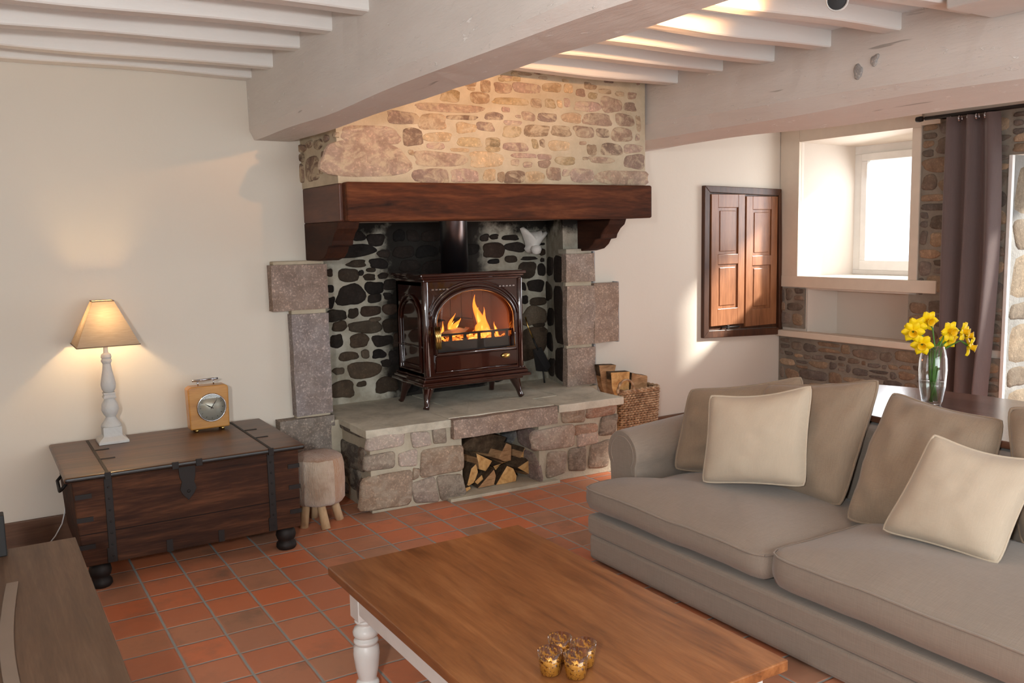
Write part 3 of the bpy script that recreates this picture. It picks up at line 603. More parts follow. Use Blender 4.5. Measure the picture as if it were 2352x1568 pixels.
# hearth
hy = lambda x: .742-(x-1.515)/(3.27-1.515)*.082
m = MB()
def hp(x0, x1, z0, z1, yb, mat=0, pr=0):
    m.prism([(x0, hy(x0)-pr, z0), (x1, hy(x1)-pr, z0), (x1, yb, z0), (x0, yb, z0)], (0, 0, z1-z0), mat)
hp(1.52, 2.11, 0, .46, 1.2); hp(2.655, 3.27, 0, .46, 1.2); hp(2.105, 2.66, .39, .46, 1.2, 0, -.02)
m.box(1.45, 3.5, 1.18, 1.75, .0, .49); m.prism([(3.26, .72, 0), (3.42, 1.2, 0), (3.2, 1.2, 0)], (0, 0, .46))
hp(2.0, 2.78, -.02, .018, .9, 0, .05)
f5u = Vector((3.27-1.515, -.082, 0)).normalized(); f5n = Vector((f5u.y, -f5u.x, 0))
f5 = lambda u, v, d: Vector((u, hy(u), v))+f5n*d
for u, v, a, b in HEA: m.stone(f5, u, v, a*1.04, b*1.05, .016, 1, tintof(PH, rr), rr, ex=9, jit=.03, n=28)
f6 = F((1.518, 0, 0), (0, 1, 0), (0, 0, 1), (-1, 0, 0))
for u, v, a, b in HES: m.stone(f6, u, v, a, b, .012, 1, tintof([(104, 98, 92), (120, 112, 104)], rr), rr, ex=3, jit=.08)
for z, hh, dd in ((.10, .085, .10), (.30, .075, .06)): m.stone(f6, .86, z, dd, hh, .012, 1, lin((116, 100, 90)), rr, ex=5, jit=.04)
f7 = F((2.655, 0, 0), (0, 1, 0), (0, 0, 1), (-1, 0, 0)); m.stone(f7, .82, .28, .13, .07, .01, 1, lin((158, 144, 140)), rr, ex=5); m.stone(f7, .84, .10, .15, .09, .01, 1, lin((140, 124, 120)), rr, ex=5); m.stone(f7, 1.06, .27, .1, .08, .01, 1, lin((150, 150, 150)), rr)
def slabstone(x0, x1, yb, z0, z1, pr, sd, jn=.0):
    # flagstone with a worn, wandering front edge
    n = 22; pts = []; q = random.Random(sd)
    for i in range(n+1):
        x = x0+(x1-x0)*i/n; pts.append((x, hy(x)-pr+.012*noise.noise(Vector((x*7, sd, 0))), z0))
    m.prism(pts+[(x1, yb, z0), (x0, yb, z0)], (0, 0, z1-z0), 2)
slabstone(1.495, 2.035, .98, .452, .50, .015, 1); slabstone(2.80, 3.31, .95, .452, .503, .022, 2)
slabstone(2.04, 2.795, .98, .47, .502, -.03, 3)
m.box(1.50, 2.2, .98, 1.62, .46, .498, 2).box(2.205, 3.0, .98, 1.62, .46, .5, 2); m.prism([(3.005, .95, .46), (3.33, .95, .46), (3.43, 1.2, .46), (3.40, 1.62, .46), (3.005, 1.62, .46)], (0, 0, .041), 2)
m.build('hearth', ['mortar_hearth', 'stone_hearth', 'slab'], fp, bevel=.007)
m = MB(); block(m, 2.035, 2.795, .672, 1.0, .382, .497, rj, 0, c=(158, 142, 130)); m.build('hearth_lintel', 'granite', fp, bevel=.01)
# cow head ornament
cow = MB(); cp = [(3.111,1.644),(3.133,1.654),(3.164,1.624),(3.21,1.618),(3.260,1.620),(3.292,1.632),(3.295,1.611),(3.331,1.624),(3.347,1.608),(3.324,1.581),(3.290,1.545),(3.264,1.513),(3.237,1.475),(3.20,1.461),(3.167,1.468),(3.145,1.495),(3.158,1.516),(3.150,1.548),(3.13,1.60)]
cc_ = (3.205, 1.55)
vs = []; n = len(cp)
for s_, d_ in ((1, 0), (1, .02), (.8, .05), (.5, .075), (.15, .085)):
    for x, z in cp: vs.append((cc_[0]+(x-cc_[0])*s_, 1.592-d_, cc_[1]+(z-cc_[1])*s_))
cow.add(vs, [(i*n+k, i*n+(k+1) % n, (i+1)*n+(k+1) % n, (i+1)*n+k) for i in range(4) for k in range(n)]+[tuple(4*n+k for k in range(n))], 0, True)
cow.lathe([(.001, .03), (.034, .025), (.042, 0), (.03, -.03), (.001, -.04)], (3.20, 1.512, 1.49), 14)
tag(cow.build('cow_head_ornament', 'cow', loc=(3.205, 1.6, 1.55)), 'pale plaster cow head ornament hanging on the firebox back wall', 'ornament')

# ---------------------------------------------------------------- stove
st = thing('wood_stove', 'glossy brown enamelled wood-burning stove with arched glass door standing on the hearth', 'stove', (2.42, 1.25, .50))
m = MB()
x0, x1, y0, y1 = 2.05, 2.775, 1.06, 1.47
m.box(x0, x0+.03, y0, y1, .70, 1.315).box(x1-.03, x1, y0, y1, .70, 1.315).box(x0, x1, y1-.03, y1, .70, 1.315).box(x0, x1, y0, y1, .70, .73).box(x0, x1, y0, y1, 1.29, 1.315)
# corner columns and side panel relief
for x in (x0+.012, x1-.012): m.tube([(x, y0+.005, .70), (x, y0+.005, 1.315)], .022, 12)
pts = [(x0-.008, 1.10, .74), (x0-.008, 1.42, .74), (x0-.008, 1.42, 1.08)]+[(x0-.008, 1.26+.16*math.cos(a*PI/10), 1.08+.15*math.sin(a*PI/10)) for a in range(0, 11)]+[(x0-.008, 1.10, 1.08), (x0-.008, 1.10, .74)]
m.tube(pts, .009, 6); m.tube([(p[0], 1.26+(p[1]-1.26)*.85, 1.0+(p[2]-1.0)*.86) for p in pts], .006, 6); m.tube([(x0-.004, 1.08, .90), (x0-.004, 1.45, .90)], .007, 6)
m.build('body', 'enamel', st, bevel=.006)
m = MB().box(2.02, 2.805, 1.03, 1.49, 1.345, 1.368).box(2.032, 2.793, 1.042, 1.48, 1.33, 1.346).box(2.045, 2.78, 1.052, 1.475, 1.312, 1.332); m.build('top_plate', 'enamel', st, bevel=.008, seg=3)
m = MB().box(2.02, 2.805, 1.03, 1.49, .675, .70).box(2.032, 2.793, 1.04, 1.48, .70, .715).box(2.005, 2.82, 1.015, 1.50, .655, .677).box(2.05, 2.775, 1.05, 1.47, .635, .656); m.build('base_plate', 'enamel', st, bevel=.007, seg=3)
# front plate with arched opening
ax0, ax1, az0, az1, ah = 2.135, 2.705, .86, 1.055, .195
def arch(g_, n=28):
    p = [(ax0-g_, az0-g_)]+[(( ax0+ax1)/2-(( ax1-ax0)/2+g_)*math.cos(PI*i/n), az1+(ah+g_)*math.sin(PI*i/n)) for i in range(n+1)]+[(ax1+g_, az0-g_)]; return p
def plate(b, inner, X0, X1, Z0, Z1, yf, yb, mat=0):
    # ring between an outline and a rectangle: project outline points out to the rectangle
    n = len(inner); cx, cz = (X0+X1)/2, (Z0+Z1)/2; outer = []
    for x, z in inner:
        dx, dz = x-cx, z-cz; t = min((X1-cx)/abs(dx) if abs(dx) > 1e-6 else 9, (Z1-cz)/abs(dz) if abs(dz) > 1e-6 else 9); outer.append((cx+dx*t, cz+dz*t))
    # snap the nearest projected points to the corners
    for c in ((X0, Z0), (X0, Z1), (X1, Z1), (X1, Z0)):
        k = min(range(n), key=lambda i: (outer[i][0]-c[0])**2+(outer[i][1]-c[1])**2); outer[k] = c
    vs = [(x, yf, z) for x, z in inner]+[(x, yf, z) for x, z in outer]+[(x, yb, z) for x, z in inner]
    fs = [(i, (i+1) % n, n+(i+1) % n, n+i) for i in range(n)]+[((i+1) % n, i, 2*n+i, 2*n+(i+1) % n) for i in range(n)]
    b.add(vs, fs, mat, False)
m = MB(); plate(m, arch(.0), 2.06, 2.765, .715, 1.315, 1.058, 1.10); m.build('front_plate', 'enamel', st)
m = MB(); m.tube([(x, 1.052, z) for x, z in arch(.012)]+[(ax0-.012, 1.052, az0-.012)], .014, 8)
m.tube([(x, 1.056, z) for x, z in arch(.042)[2:-2]], .007, 6); m.tube([(x, 1.056, z) for x, z in arch(.06)[3:-3]], .006, 6)
m.tube([(2.115, 1.055, .735), (2.73, 1.055, .735), (2.73, 1.055, .84), (2.115, 1.055, .84), (2.115, 1.055, .735)], .006, 6)
m.box(2.12, 2.725, 1.046, 1.06, .742, .835); m.build('door_frame', 'enamel', st)
m = MB(); a_ = arch(-.004); m.add([(x, 1.085, z) for x, z in a_], [tuple(range(len(a_)))]); m.build('door_glass', 'stoveglass', st)
for bx in (2.105, 2.60):
    m = MB()
    for s_ in range(5): m.box(bx+s_*.026, bx+s_*.026+.016, 1.05, 1.06, 1.262, 1.270)
    m.build('bead_trim', 'chrome', st)
m = MB()
for k in range(3): m.tube([(2.112+k*.013, 1.030, 1.03), (2.112+k*.013, 1.018, .97), (2.118+k*.013, 1.028, .89)], .0085, 10)
m.build('door_handle', 'brass', st)
m = MB(); m.lathe([(.001, .004), (.030, .003), (.034, 0)], (0, 0, 0), 20); m.v = [(2.635+x, 1.04-z, .803+y*.5) for x, y, z in m.v]; m.build('badge', 'brass', st)
m = MB().box(2.10, 2.74, 1.40, 1.43, .74, 1.28).box(2.09, 2.10, 1.1, 1.43, .74, 1.28).box(2.735, 2.745, 1.1, 1.43, .74, 1.28).box(2.1, 2.74, 1.1, 1.43, .86, .875)
for k in range(7): m.box(2.16+k*.085, 2.168+k*.085, 1.392, 1.402, .9, 1.25)
m.build('fire_chamber', 'firebrick', st)
m = MB().box(2.14, 2.70, 1.095, 1.105, .86, .925).box(2.14, 2.70, 1.092, 1.108, .962, .975)
for k in range(6): m.box(2.14+k*.106, 2.158+k*.106, 1.094, 1.107, .92, .965)
m.build('grate', 'black', st)
def stleg(x, y, sx, sy, name='leg'):
    P = [(x, y, .66), (x+sx*.006, y+sy*.004, .62), (x+sx*.022, y+sy*.018, .56), (x+sx*.03, y+sy*.026, .52), (x+sx*.04, y+sy*.034, .502)]
    MB().tube(P, [.045, .036, .022, .018, .021], 10).build('leg', 'enamel', st)
stleg(2.085, 1.10, -1, -1); stleg(2.745, 1.12, 1, -1); stleg(2.085, 1.42, -1, 1); stleg(2.745, 1.42, .3, 1)
m = MB(); m.tube([(2.40, 1.29, 1.36), (2.40, 1.29, 2.3)], .092, 32); m.build('flue_pipe', 'steel', st)
# fire
fb = MB()
fb.grid(lambda u, v: (2.15+.54*u, 1.12+.24*v, .90+.055*noise.noise(Vector((u*7, v*4, 3)))+.02), 40, 16, 0); fb.build('embers', 'ember', st)
def flame(x, y, z, h, w, lean, sd, mat='flame'):
    n = 14; q = random.Random(sd); a, b2 = q.uniform(0, 6), q.uniform(0, 6); P = []; Rr = []
    for i in range(n+1):
        t = i/n; P.append((x+lean*t+.16*w*math.sin(t*7+a)*(.4+t)*2, y+.01*math.sin(t*5+b2), z+h*t)); Rr.append(w*max(.02, (math.sin(PI*min(1, t*.75+.18))**1.2)*(1-t)**.6*1.5))
    return MB().tube(P, Rr, 12, flat=.5)
fl = [(2.30, 1.20, .93, .165, .026, .035, 1), (2.235, 1.19, .93, .12, .016, .02, 5), (2.33, 1.21, .94, .12, .022, .05, 8), (2.565, 1.20, .92, .29, .042, -.075, 2), (2.60, 1.22, .92, .20, .032, -.03, 3), (2.53, 1.19, .92, .13, .034, -.01, 4), (2.66, 1.19, .92, .10, .014, -.02, 6), (2.175, 1.19, .92, .09, .010, .01, 7)]
for q in fl:
    o = flame(*q).build('flame', 'flame', st); c = flame(q[0], q[1]-.004, q[2], q[3]*.7, q[4]*.6, q[5]*.7, q[6]).build('flame_core', 'flame_core', st); c.parent = o; 
    c.location = (0, 0, 0); c.parent = o
for z_ in (2.33, 2.57): light('fire_light', 'POINT', (z_, 1.17, 1.0), 1.6, (1, .42, .12), .04)
def slog(name, label, pts, Y, vec, ends, sides, parent=None, cat='log', group=None):
    # a split log: end outline (x,z) at Y, running back along vec; slightly irregular
    n = len(pts); b = MB(); P = []
    for i in range(n):
        x, z = pts[i]; P.append(Vector((x, Y, z))); x2, z2 = pts[(i+1) % n]
        P.append(Vector(((x+x2)/2+.004*noise.noise(Vector((x*30, z*30, Y))), Y, (z+z2)/2+.004*noise.noise(Vector((z*30, x*30, Y))))))
    b.prism(P, vec, 0, side=[1 if (i % (2*n)) < n else 2 for i in range(2*n)])
    o = b.build('firewood_log', [ends, sides, 'bark'], parent, bevel=.003, loc=None if parent else (sum(p[0] for p in pts)/n, Y, min(p[1] for p in pts)))
    return tag(o, label, cat, group) if parent is None else o
lg = [(2.19, .955), (2.24, .985), (2.36, 1.0), (2.42, .985), (2.38, .955), (2.25, .945)]
slog('x', 'pale ashen split log lying across the front of the fire in the stove', lg, 1.16, (.06, .09, 0), 'ash', 'ash')
slog('x', 'charred dark log at back left of the stove fire, behind the small flame', [(2.24, .97), (2.25, 1.03), (2.31, 1.045), (2.34, .99)], 1.27, (.02, .1, 0), 'char', 'char')
slog('x', 'charred dark log behind the flames right of the stove centre', [(2.37, .98), (2.38, 1.03), (2.44, 1.05), (2.52, 1.04), (2.53, .98)], 1.27, (.02, .1, 0), 'char', 'char')
# fireside brush and shovel behind the stove
m = MB().tube([(3.085, 1.50, 1.0), (3.10, 1.49, .93), (3.13, 1.47, .84)], .006, 8); ob = tag(m.build('fire_shovel', 'brass', loc=(3.1, 1.48, .5)), 'brass-handled dark fire shovel leaning behind the stove by right firebox wall', 'fire shovel')
m = MB().tube([(3.13, 1.47, .84), (3.16, 1.45, .75)], .007, 8).prism([(3.12, 1.45, .76), (3.19, 1.45, .77), (3.28, 1.46, .62), (3.24, 1.46, .58), (3.14, 1.44, .60)], (0, .012, 0)); m.tube([(3.20, 1.45, .6), (3.205, 1.44, .503)], .006, 6); o = m.build('blade', 'black', ob)
# firewood under the hearth
LOGS = [('topmost bright orange split log on the right of the stack under the hearth', [(2.657,.207),(2.775,.151),(2.681,.115),(2.614,.112),(2.624,.152)], .86, (-.16, .36, .05)),
('upright narrow split end beside the bright topmost log under the hearth', [(2.502,.263),(2.542,.242),(2.536,.142),(2.486,.142),(2.444,.167)], .84, (-.14, .36, .02)),
('triangular split log below the bright topmost log under the hearth', [(2.560,.098),(2.665,.141),(2.692,.060),(2.678,.022)], .80, (-.2, .36, .03)),
('split log with dark knot at upper left of the stack under the hearth', [(2.266,.235),(2.383,.167),(2.333,.106),(2.286,.126),(2.279,.175)], .82, (-.1, .38, .02)),
('tall pale half-round log at the left end of the stack under the hearth', [(2.178,.03),(2.217,.147),(2.253,.173),(2.266,.118),(2.238,.055)], .80, (-.05, .36, .0)),
('small kindling split low between two larger logs under the hearth', [(2.232,.060),(2.288,.098),(2.297,.067),(2.255,.040)], .79, (0, .3, 0)),
('long slanting grey-brown split log at the bottom front of the hearth stack', [(2.243,.022),(2.365,.125),(2.379,.080),(2.362,.022)], .77, (.02, .3, 0)),
('large half-round tan log at the bottom centre of the hearth stack', [(2.376,.020),(2.462,.133),(2.510,.107),(2.534,.055),(2.527,.020)], .77, (.02, .32, 0)),
('flat tan split log resting on the large half-round log under the hearth', [(2.394,.128),(2.492,.142),(2.462,.138),(2.412,.100)], .83, (0, .3, 0)),
('thick bark-covered dark log at the top back of the hearth stack', [(2.16,.235),(2.30,.31),(2.434,.318),(2.56,.276),(2.48,.17),(2.310,.218)], .93, (0, .26, 0)),
('tiny split chip on the ground at the left end of the hearth stack', [(2.140,.045),(2.180,.051),(2.183,.034),(2.150,.019)], .75, (0, .05, 0))]
for i, (lb, p, Y, v) in enumerate(LOGS):
    slog('x', lb, p, Y, v, 'logface2' if i in (1, 6) else ('bark' if i == 9 else 'logface'), 'logface2' if i != 9 else 'bark', group='split logs under the hearth')

# ---------------------------------------------------------------- log basket
bk = thing('log_basket', 'brown rectangular wicker basket of firewood standing right of the fireplace', 'basket', (3.74, 1.1, 0))
def rrect(x0, x1, y0, y1, r, n=6):
    o = []
    for cx, cy, a0 in ((x1-r, y1-r, 0), (x0+r, y1-r, 90), (x0+r, y0+r, 180), (x1-r, y0+r, 270)):
        for k in range(n+1): a = math.radians(a0+90*k/n); o.append((cx+r*math.cos(a), cy+r*math.sin(a)))
    return o
def resample(p, n):
    p = p+[p[0]]; L = [0]
    for a, b in zip(p, p[1:]): L.append(L[-1]+math.hypot(b[0]-a[0], b[1]-a[1]))
    out = []; j = 0
    for i in range(n):
        t = L[-1]*i/n
        while L[j+1] < t: j += 1
        f = (t-L[j])/(L[j+1]-L[j]); out.append((p[j][0]+(p[j+1][0]-p[j][0])*f, p[j][1]+(p[j+1][1]-p[j][1])*f))
    return out
m = MB(); NS = 36
def bring(z): k = z/.45; return rrect(3.565-.0*k, 3.90+.03*k, .985-.01*k, 1.21, .04)
for r_ in range(26):
    z = .012+r_*.0172; p = resample(bring(z), NS*4); c = (3.73, 1.1); P = []
    for i, (x, y) in enumerate(p+p[:1]):
        nx, ny = x-c[0], y-c[1]; l = math.hypot(nx, ny); o_ = .007*math.cos(PI*(i/2)+PI*(r_ % 2)); P.append((x+nx/l*o_, y+ny/l*o_, z))
    m.tube(P, .0085, 5, cap=False)
for i, (x, y) in enumerate(resample(bring(.2), NS)): m.tube([(x, y, .01), (x, y, .45)], .006, 5)
m.build('basket_body', 'wicker', bk)
m = MB()
for ph in (0, PI):
    p = resample(bring(.46), 90); m.tube([(x+.006*math.cos(i*.9+ph), y+.006*math.cos(i*.9+ph), .458+.008*math.sin(i*.9+ph)) for i, (x, y) in enumerate(p+p[:1])], .009, 6, cap=False)
m.build('rim', 'wicker', bk)
m = MB()
for ph in (0, PI): m.tube([(3.60+.075*math.cos(a*PI/16)+.004*math.cos(a+ph), .975+.004*math.sin(a+ph), .455+.09*math.sin(a*PI/16)) for a in range(17)], .007, 6)
m.build('handle', 'wicker', bk)
BL = [('dark bark-edged log at the left back of the wicker basket', [(3.445,.645),(3.628,.634),(3.611,.577),(3.60,.30),(3.52,.30),(3.50,.48)], 1.12, 'logface2'),
('broad split log with bark at the front left of the wicker basket', [(3.50,.602),(3.675,.592),(3.66,.30),(3.58,.30),(3.51,.487)], 1.02, 'logface'),
('broad reddish split log in the middle of the wicker basket', [(3.718,.574),(3.867,.533),(3.855,.30),(3.684,.30)], 1.05, 'logface2'),
('small pale log at the right edge of the wicker basket', [(3.84,.541),(3.93,.522),(3.90,.30),(3.83,.30)], 1.13, 'logface')]
BL[0] = (BL[0][0], [(3.47,.645),(3.628,.634),(3.611,.577),(3.62,.30),(3.59,.30),(3.50,.48)], 1.12, 'logface2')
for lb, p, Y, mt in BL:
    slog('x', lb, p, Y, (.01, .07, 0), mt, 'logface2', group='logs in the wicker basket')

# ---------------------------------------------------------------- shuttered cupboard
sh = thing('wall_cupboard', 'small brown wooden double-door cupboard set in the cream wall by the window', 'cupboard', (5.05, 1.27, 1.33))
fr_ = [(4.61, .742), (5.525, .705), (5.487, 1.93), (4.615, 1.952)]
inn = [(4.665, .80), (5.48, .765), (5.455, 1.875), (4.67, 1.90)]
m = MB()
for i in range(4):
    j = (i+1) % 4; m.prism([(fr_[i][0], 1.235, fr_[i][1]), (fr_[j][0], 1.235, fr_[j][1]), (inn[j][0], 1.235, inn[j][1]), (inn[i][0], 1.235, inn[i][1])], (0, .05, 0))
m.prism([(p[0], 1.268, p[1]) for p in inn], (0, .02, 0)); m.build('cupboard_frame', 'shutter_dark', sh, bevel=.004)
def cdoor(x0, x1, z0, z1, y, mat):
    d = MB(); t = .022; sw = (x1-x0)*.2
    d.box(x0, x0+sw, y, y+t, z0, z1).box(x1-sw, x1, y, y+t, z0, z1)
    h = z1-z0; zs = [z0, z0+h*.13, z0+h*.47, z0+h*.545, z0+h*.90, z1]
    for a, b in ((0, 1), (2, 3), (4, 5)): d.box(x0+sw, x1-sw, y, y+t, zs[a], zs[b])
    o = d.build('door', mat, sh, bevel=.003)
    for a, b in ((1, 2), (3, 4)):
        p = MB().box(x0+sw-.002, x1-sw+.002, y+.012, y+t-.002, zs[a]-.002, zs[b]+.002).box(x0+sw+.025, x1-sw-.025, y+.006, y+.014, zs[a]+.025, zs[b]-.025).build('door_panel', mat, sh, bevel=.004)
        p.parent = o
cdoor(4.69, 5.062, .83, 1.885, 1.238, 'shutter'); cdoor(5.085, 5.452, .80, 1.87, 1.244, 'shutter')
m = MB().tube([(4.80, 1.232, .815), (5.0, 1.232, .81)], .008, 6).box(4.86, 4.88, 1.222, 1.24, .80, .83); m.build('latch', 'iron', sh)

# ---------------------------------------------------------------- curtain
cu = thing('curtain', 'floor-length mauve-brown curtain hanging on a rod beside the garden door', 'curtain', (5.42, -.45, .05))
m = MB(); NF = 5
def cur(u, v):
    z = 2.33-2.28*v; a = -.27-.03*v; b_ = -.605-.05*math.sin(PI*min(1, v*1.1+.1))*.9; y = a+(b_-a)*u
    amp = .030+.02*v; return (5.42-amp*math.sin(u*NF*PI+.6*math.sin(v*3)+.4)-.01*math.sin(u*17), y+.008*math.sin(u*12+v*4), z)
m.grid(cur, 90, 24); m.grid(lambda u, v: tuple(Vector(cur(u, v))+Vector((.006, 0, 0))), 90, 24, flip=True); m.build('fabric', 'curtain', cu)
for k in range(5): y = -.30-.06*k; MB().lathe([(.022, -.004), (.026, 0), (.022, .004)], (5.42, y, 2.315), 14, axis=(0, 1, 0), cap=False).build('eyelet', 'chrome', cu)
m = MB().tube([(5.42, -.10, 2.345), (5.42, -1.9, 2.345)], .013, 12).lathe([(.001, -.05), (.018, -.045), (.02, -.02), (.018, .0)], (5.42, -.08, 2.345), 12, axis=(0, -1, 0)).box(5.41, 5.53, -.20, -.18, 2.335, 2.355)
tag(m.build('curtain_rod', 'iron', loc=(5.42, -1, 2.345)), 'dark grey metal curtain rod fixed above the garden door', 'curtain rod')

# ---------------------------------------------------------------- chest
ch = thing('storage_chest', 'dark wooden trunk chest with iron straps against the cream wall', 'chest', (.465, .82, 0))
m = MB().prism([(-.035, .43, .115), (.995, .43, .115), (1.0, .43, .525), (-.06, .43, .525)], (0, .78, 0)); m.build('body', 'chest', ch, bevel=.006)
m = MB().box(-.09, 1.03, .405, 1.235, .525, .552); m.build('lid', 'chestlid', ch, bevel=.011, seg=3)
for x, w_ in ((.075, .034), (.835, .034)):
    m = MB().box(x, x+w_, .424, .432, .12, .525).box(x-.008, x+.018, .4235, .431, .12, .19).box(x+.004, x+w_-.004, .400, .412, .522, .556).box(x+.010, x+w_-.010, .41, 1.2, .551, .5545)
    for k in range(7): m.lathe([(.006, 0), (.003, .003)], (x+w_/2, .424, .15+k*.055), 8, axis=(0, -1, 0))
    for k in range(2): m.box(x+.01, x+.09, .70+k*.22, .715+k*.22, .551, .555)
    m.build('iron_strap', 'iron', ch, bevel=.001)
m = MB().prism([(.405, .424, .53), (.485, .424, .53), (.482, .424, .475), (.475, .424, .445), (.485, .424, .41), (.47, .424, .385), (.445, .424, .355), (.42, .424, .385), (.408, .424, .41), (.418, .424, .45), (.408, .424, .475)], (0, .008, 0)).box(.375, .405, .402, .412, .522, .556).box(.485, .515, .402, .412, .522, .556)
m.lathe([(.009, 0), (.005, .004)], (.447, .424, .40), 10, axis=(0, -1, 0)); m.build('lock_plate', 'iron', ch, bevel=.001)
for z in (.20, .33, .44):
    MB().box(-.05, .02, .4255, .432, z, z+.022).build('corner_bracket', 'iron', ch); MB().box(.94, 1.0, .4255, .432, z-.01, z+.012).build('corner_bracket', 'iron', ch)
for x in (.33, .575): MB().box(x, x+.028, .4255, .432, .116, .175).build('edge_bracket', 'iron', ch)
def bun(x, y): MB().lathe([(.030, .118), (.046, .10), (.052, .075), (.046, .055), (.038, .045), (.050, .03), (.052, .012), (.044, 0)], (x, y, 0), 20).build('foot', 'iron', ch)
for x in (.035, .925):
    for y in (.475, 1.15): bun(x, y)
m = MB().tube([(-.058, .70, .46), (-.085, .70, .43), (-.085, .80, .40), (-.085, .90, .43), (-.058, .90, .46)], .008, 8); m.build('side_handle', 'iron', ch)

# ---------------------------------------------------------------- lamp
lx, ly, lz = .205, 1.10, .5525
lp = thing('table_lamp', 'lit table lamp with tapered square linen shade and grey turned base on the chest', 'lamp', (lx, ly, lz))
m = MB().lathe([(.074, 0), (.074, .014), (.066, .022), (.050, .034), (.046, .04), (.046, .085)], (lx, ly, lz), square=True)
m.lathe([(.052, .085), (.05, .095), (.035, .115), (.024, .135), (.034, .15), (.044, .175), (.040, .205), (.026, .228), (.024, .236)], (lx, ly, lz), 20)
m.lathe([(.030, .236), (.032, .243), (.026, .252), (.030, .262), (.028, .268)], (lx, ly, lz), square=True)
m.lathe([(.024, .268), (.034, .285), (.038, .31), (.032, .345), (.024, .385), (.020, .42), (.027, .432), (.027, .44), (.022, .446), (.027, .455), (.024, .47), (.012, .478), (.010, .52)], (lx, ly, lz), 20)
m.build('base', 'lampbase', lp, bevel=.002)
b0, b1, z0, z1 = .150, .051, 1.078, 1.305; m = MB()
def sq(r, z, o): return [(lx+sx*(r-o), ly+sy*(r-o), z) for sx, sy in ((-1, -1), (1, -1), (1, 1), (-1, 1))]
vs = sq(b0, z0, 0)+sq(b1, z1, 0)+sq(b0, z0, .003)+sq(b1, z1, .003)
m.add(vs, [(i, (i+1) % 4, 4+(i+1) % 4, 4+i) for i in range(4)]); m.build('lamp_shade', 'shade', lp)
m = MB()
for r, z in ((b0, z0), (b1, z1)): p = sq(r+.0005, z, 0); m.tube(p+[p[0]], .003, 6)
m.tube([(lx-b1, ly, z1-.004), (lx+b1, ly, z1-.004)], .002, 6); m.tube([(lx, ly-b1, z1-.004), (lx, ly+b1, z1-.004)], .002, 6); m.tube([(lx, ly, z1-.1), (lx, ly, z1-.004)], .003, 6); m.build('shade_frame', plain('shade_trim', (150, 126, 104), .8), lp)
MB().lathe([(.010, 0), (.014, .02), (.026, .05), (.028, .07), (.018, .095), (.001, .1)], (lx, ly, 1.08), 16).build('bulb', 'bulb', lp)
light('lamp_glow', 'POINT', (lx, ly, 1.20), 8.0, (1, .66, .32), .03)
m = MB().tube([(lx+.0, 1.19, .60), (lx-.05, 1.255, .50), (.02, 1.262, .3), (-.03, 1.262, .22), (-.045, 1.243, .155), (-.058, 1.242, .11), (-.095, 1.238, .05), (-.135, 1.22, .012), (-.2, 1.1, .006)], .0035, 6)
tag(m.build('lamp_cord', 'cord', loc=(0, 1.24, 0)), 'thin white electric cord trailing down the skirting left of the chest', 'cord')

# ---------------------------------------------------------------- clock
cx_, cy_, cz_ = .700, 1.03, .5525
cl = thing('mantel_clock', 'square amber wooden clock with silver round dial and carrying handle on the chest', 'clock', (cx_, cy_, cz_))
m = MB().prism([(cx_-.106, cy_, cz_+.016), (cx_+.106, cy_, cz_+.016), (cx_+.110, cy_, cz_+.245), (cx_+.09, cy_, cz_+.256), (cx_-.09, cy_, cz_+.256), (cx_-.110, cy_, cz_+.245)], (0, .085, 0)); m.build('case', 'clockwood', cl, bevel=.008, seg=3)
for x in (-.07, .07):
    for y in (.02, .07): MB().lathe([(.010, 0), (.010, .017)], (cx_+x, cy_+y, cz_), 12).build('foot', 'brass', cl)
dc = (cx_+.012, cy_, cz_+.134)
MB().lathe([(.072, -.004), (.072, .008), (.076, .012), (.080, .006), (.080, -.004)], dc, 40, axis=(0, -1, 0), cap=False).build('bezel', 'chrome', cl)
m = MB().lathe([(.074, .0), (.074, .003)], dc, 40, axis=(0, -1, 0)); 
for k in range(12):
    a = k*PI/6; u = Vector((math.sin(a), 0, math.cos(a))); c0 = Vector(dc)+Vector((0, -.0035, 0)); m.tube([c0+u*.056, c0+u*.064], .0012, 4, 1)
m.build('dial', ['dial', 'black'], cl)
for a, l, w_ in ((math.radians(302), .040, .0035), (math.radians(35), .052, .0022)):
    u = Vector((math.sin(a), 0, math.cos(a))); c0 = Vector(dc)+Vector((0, -.006, 0)); MB().tube([c0-u*.01, c0+u*l*.5, c0+u*l], [w_*.6, w_, .0006], 6).build('clock_hand', 'black', cl)
MB().lathe([(.075, .011), (.05, .014), (.001, .015)], dc, 30, axis=(0, -1, 0), cap=False).build('dial_glass', 'glass', cl)
m = MB().tube([(cx_-.075, cy_+.042, cz_+.285), (cx_+.065, cy_+.042, cz_+.287)], .006, 8).tube([(cx_-.045, cy_+.042, cz_+.25), (cx_-.045, cy_+.042, cz_+.284)], .004, 8).tube([(cx_+.04, cy_+.042, cz_+.25), (cx_+.04, cy_+.042, cz_+.285)], .004, 8); m.build('handle', 'chrome', cl)

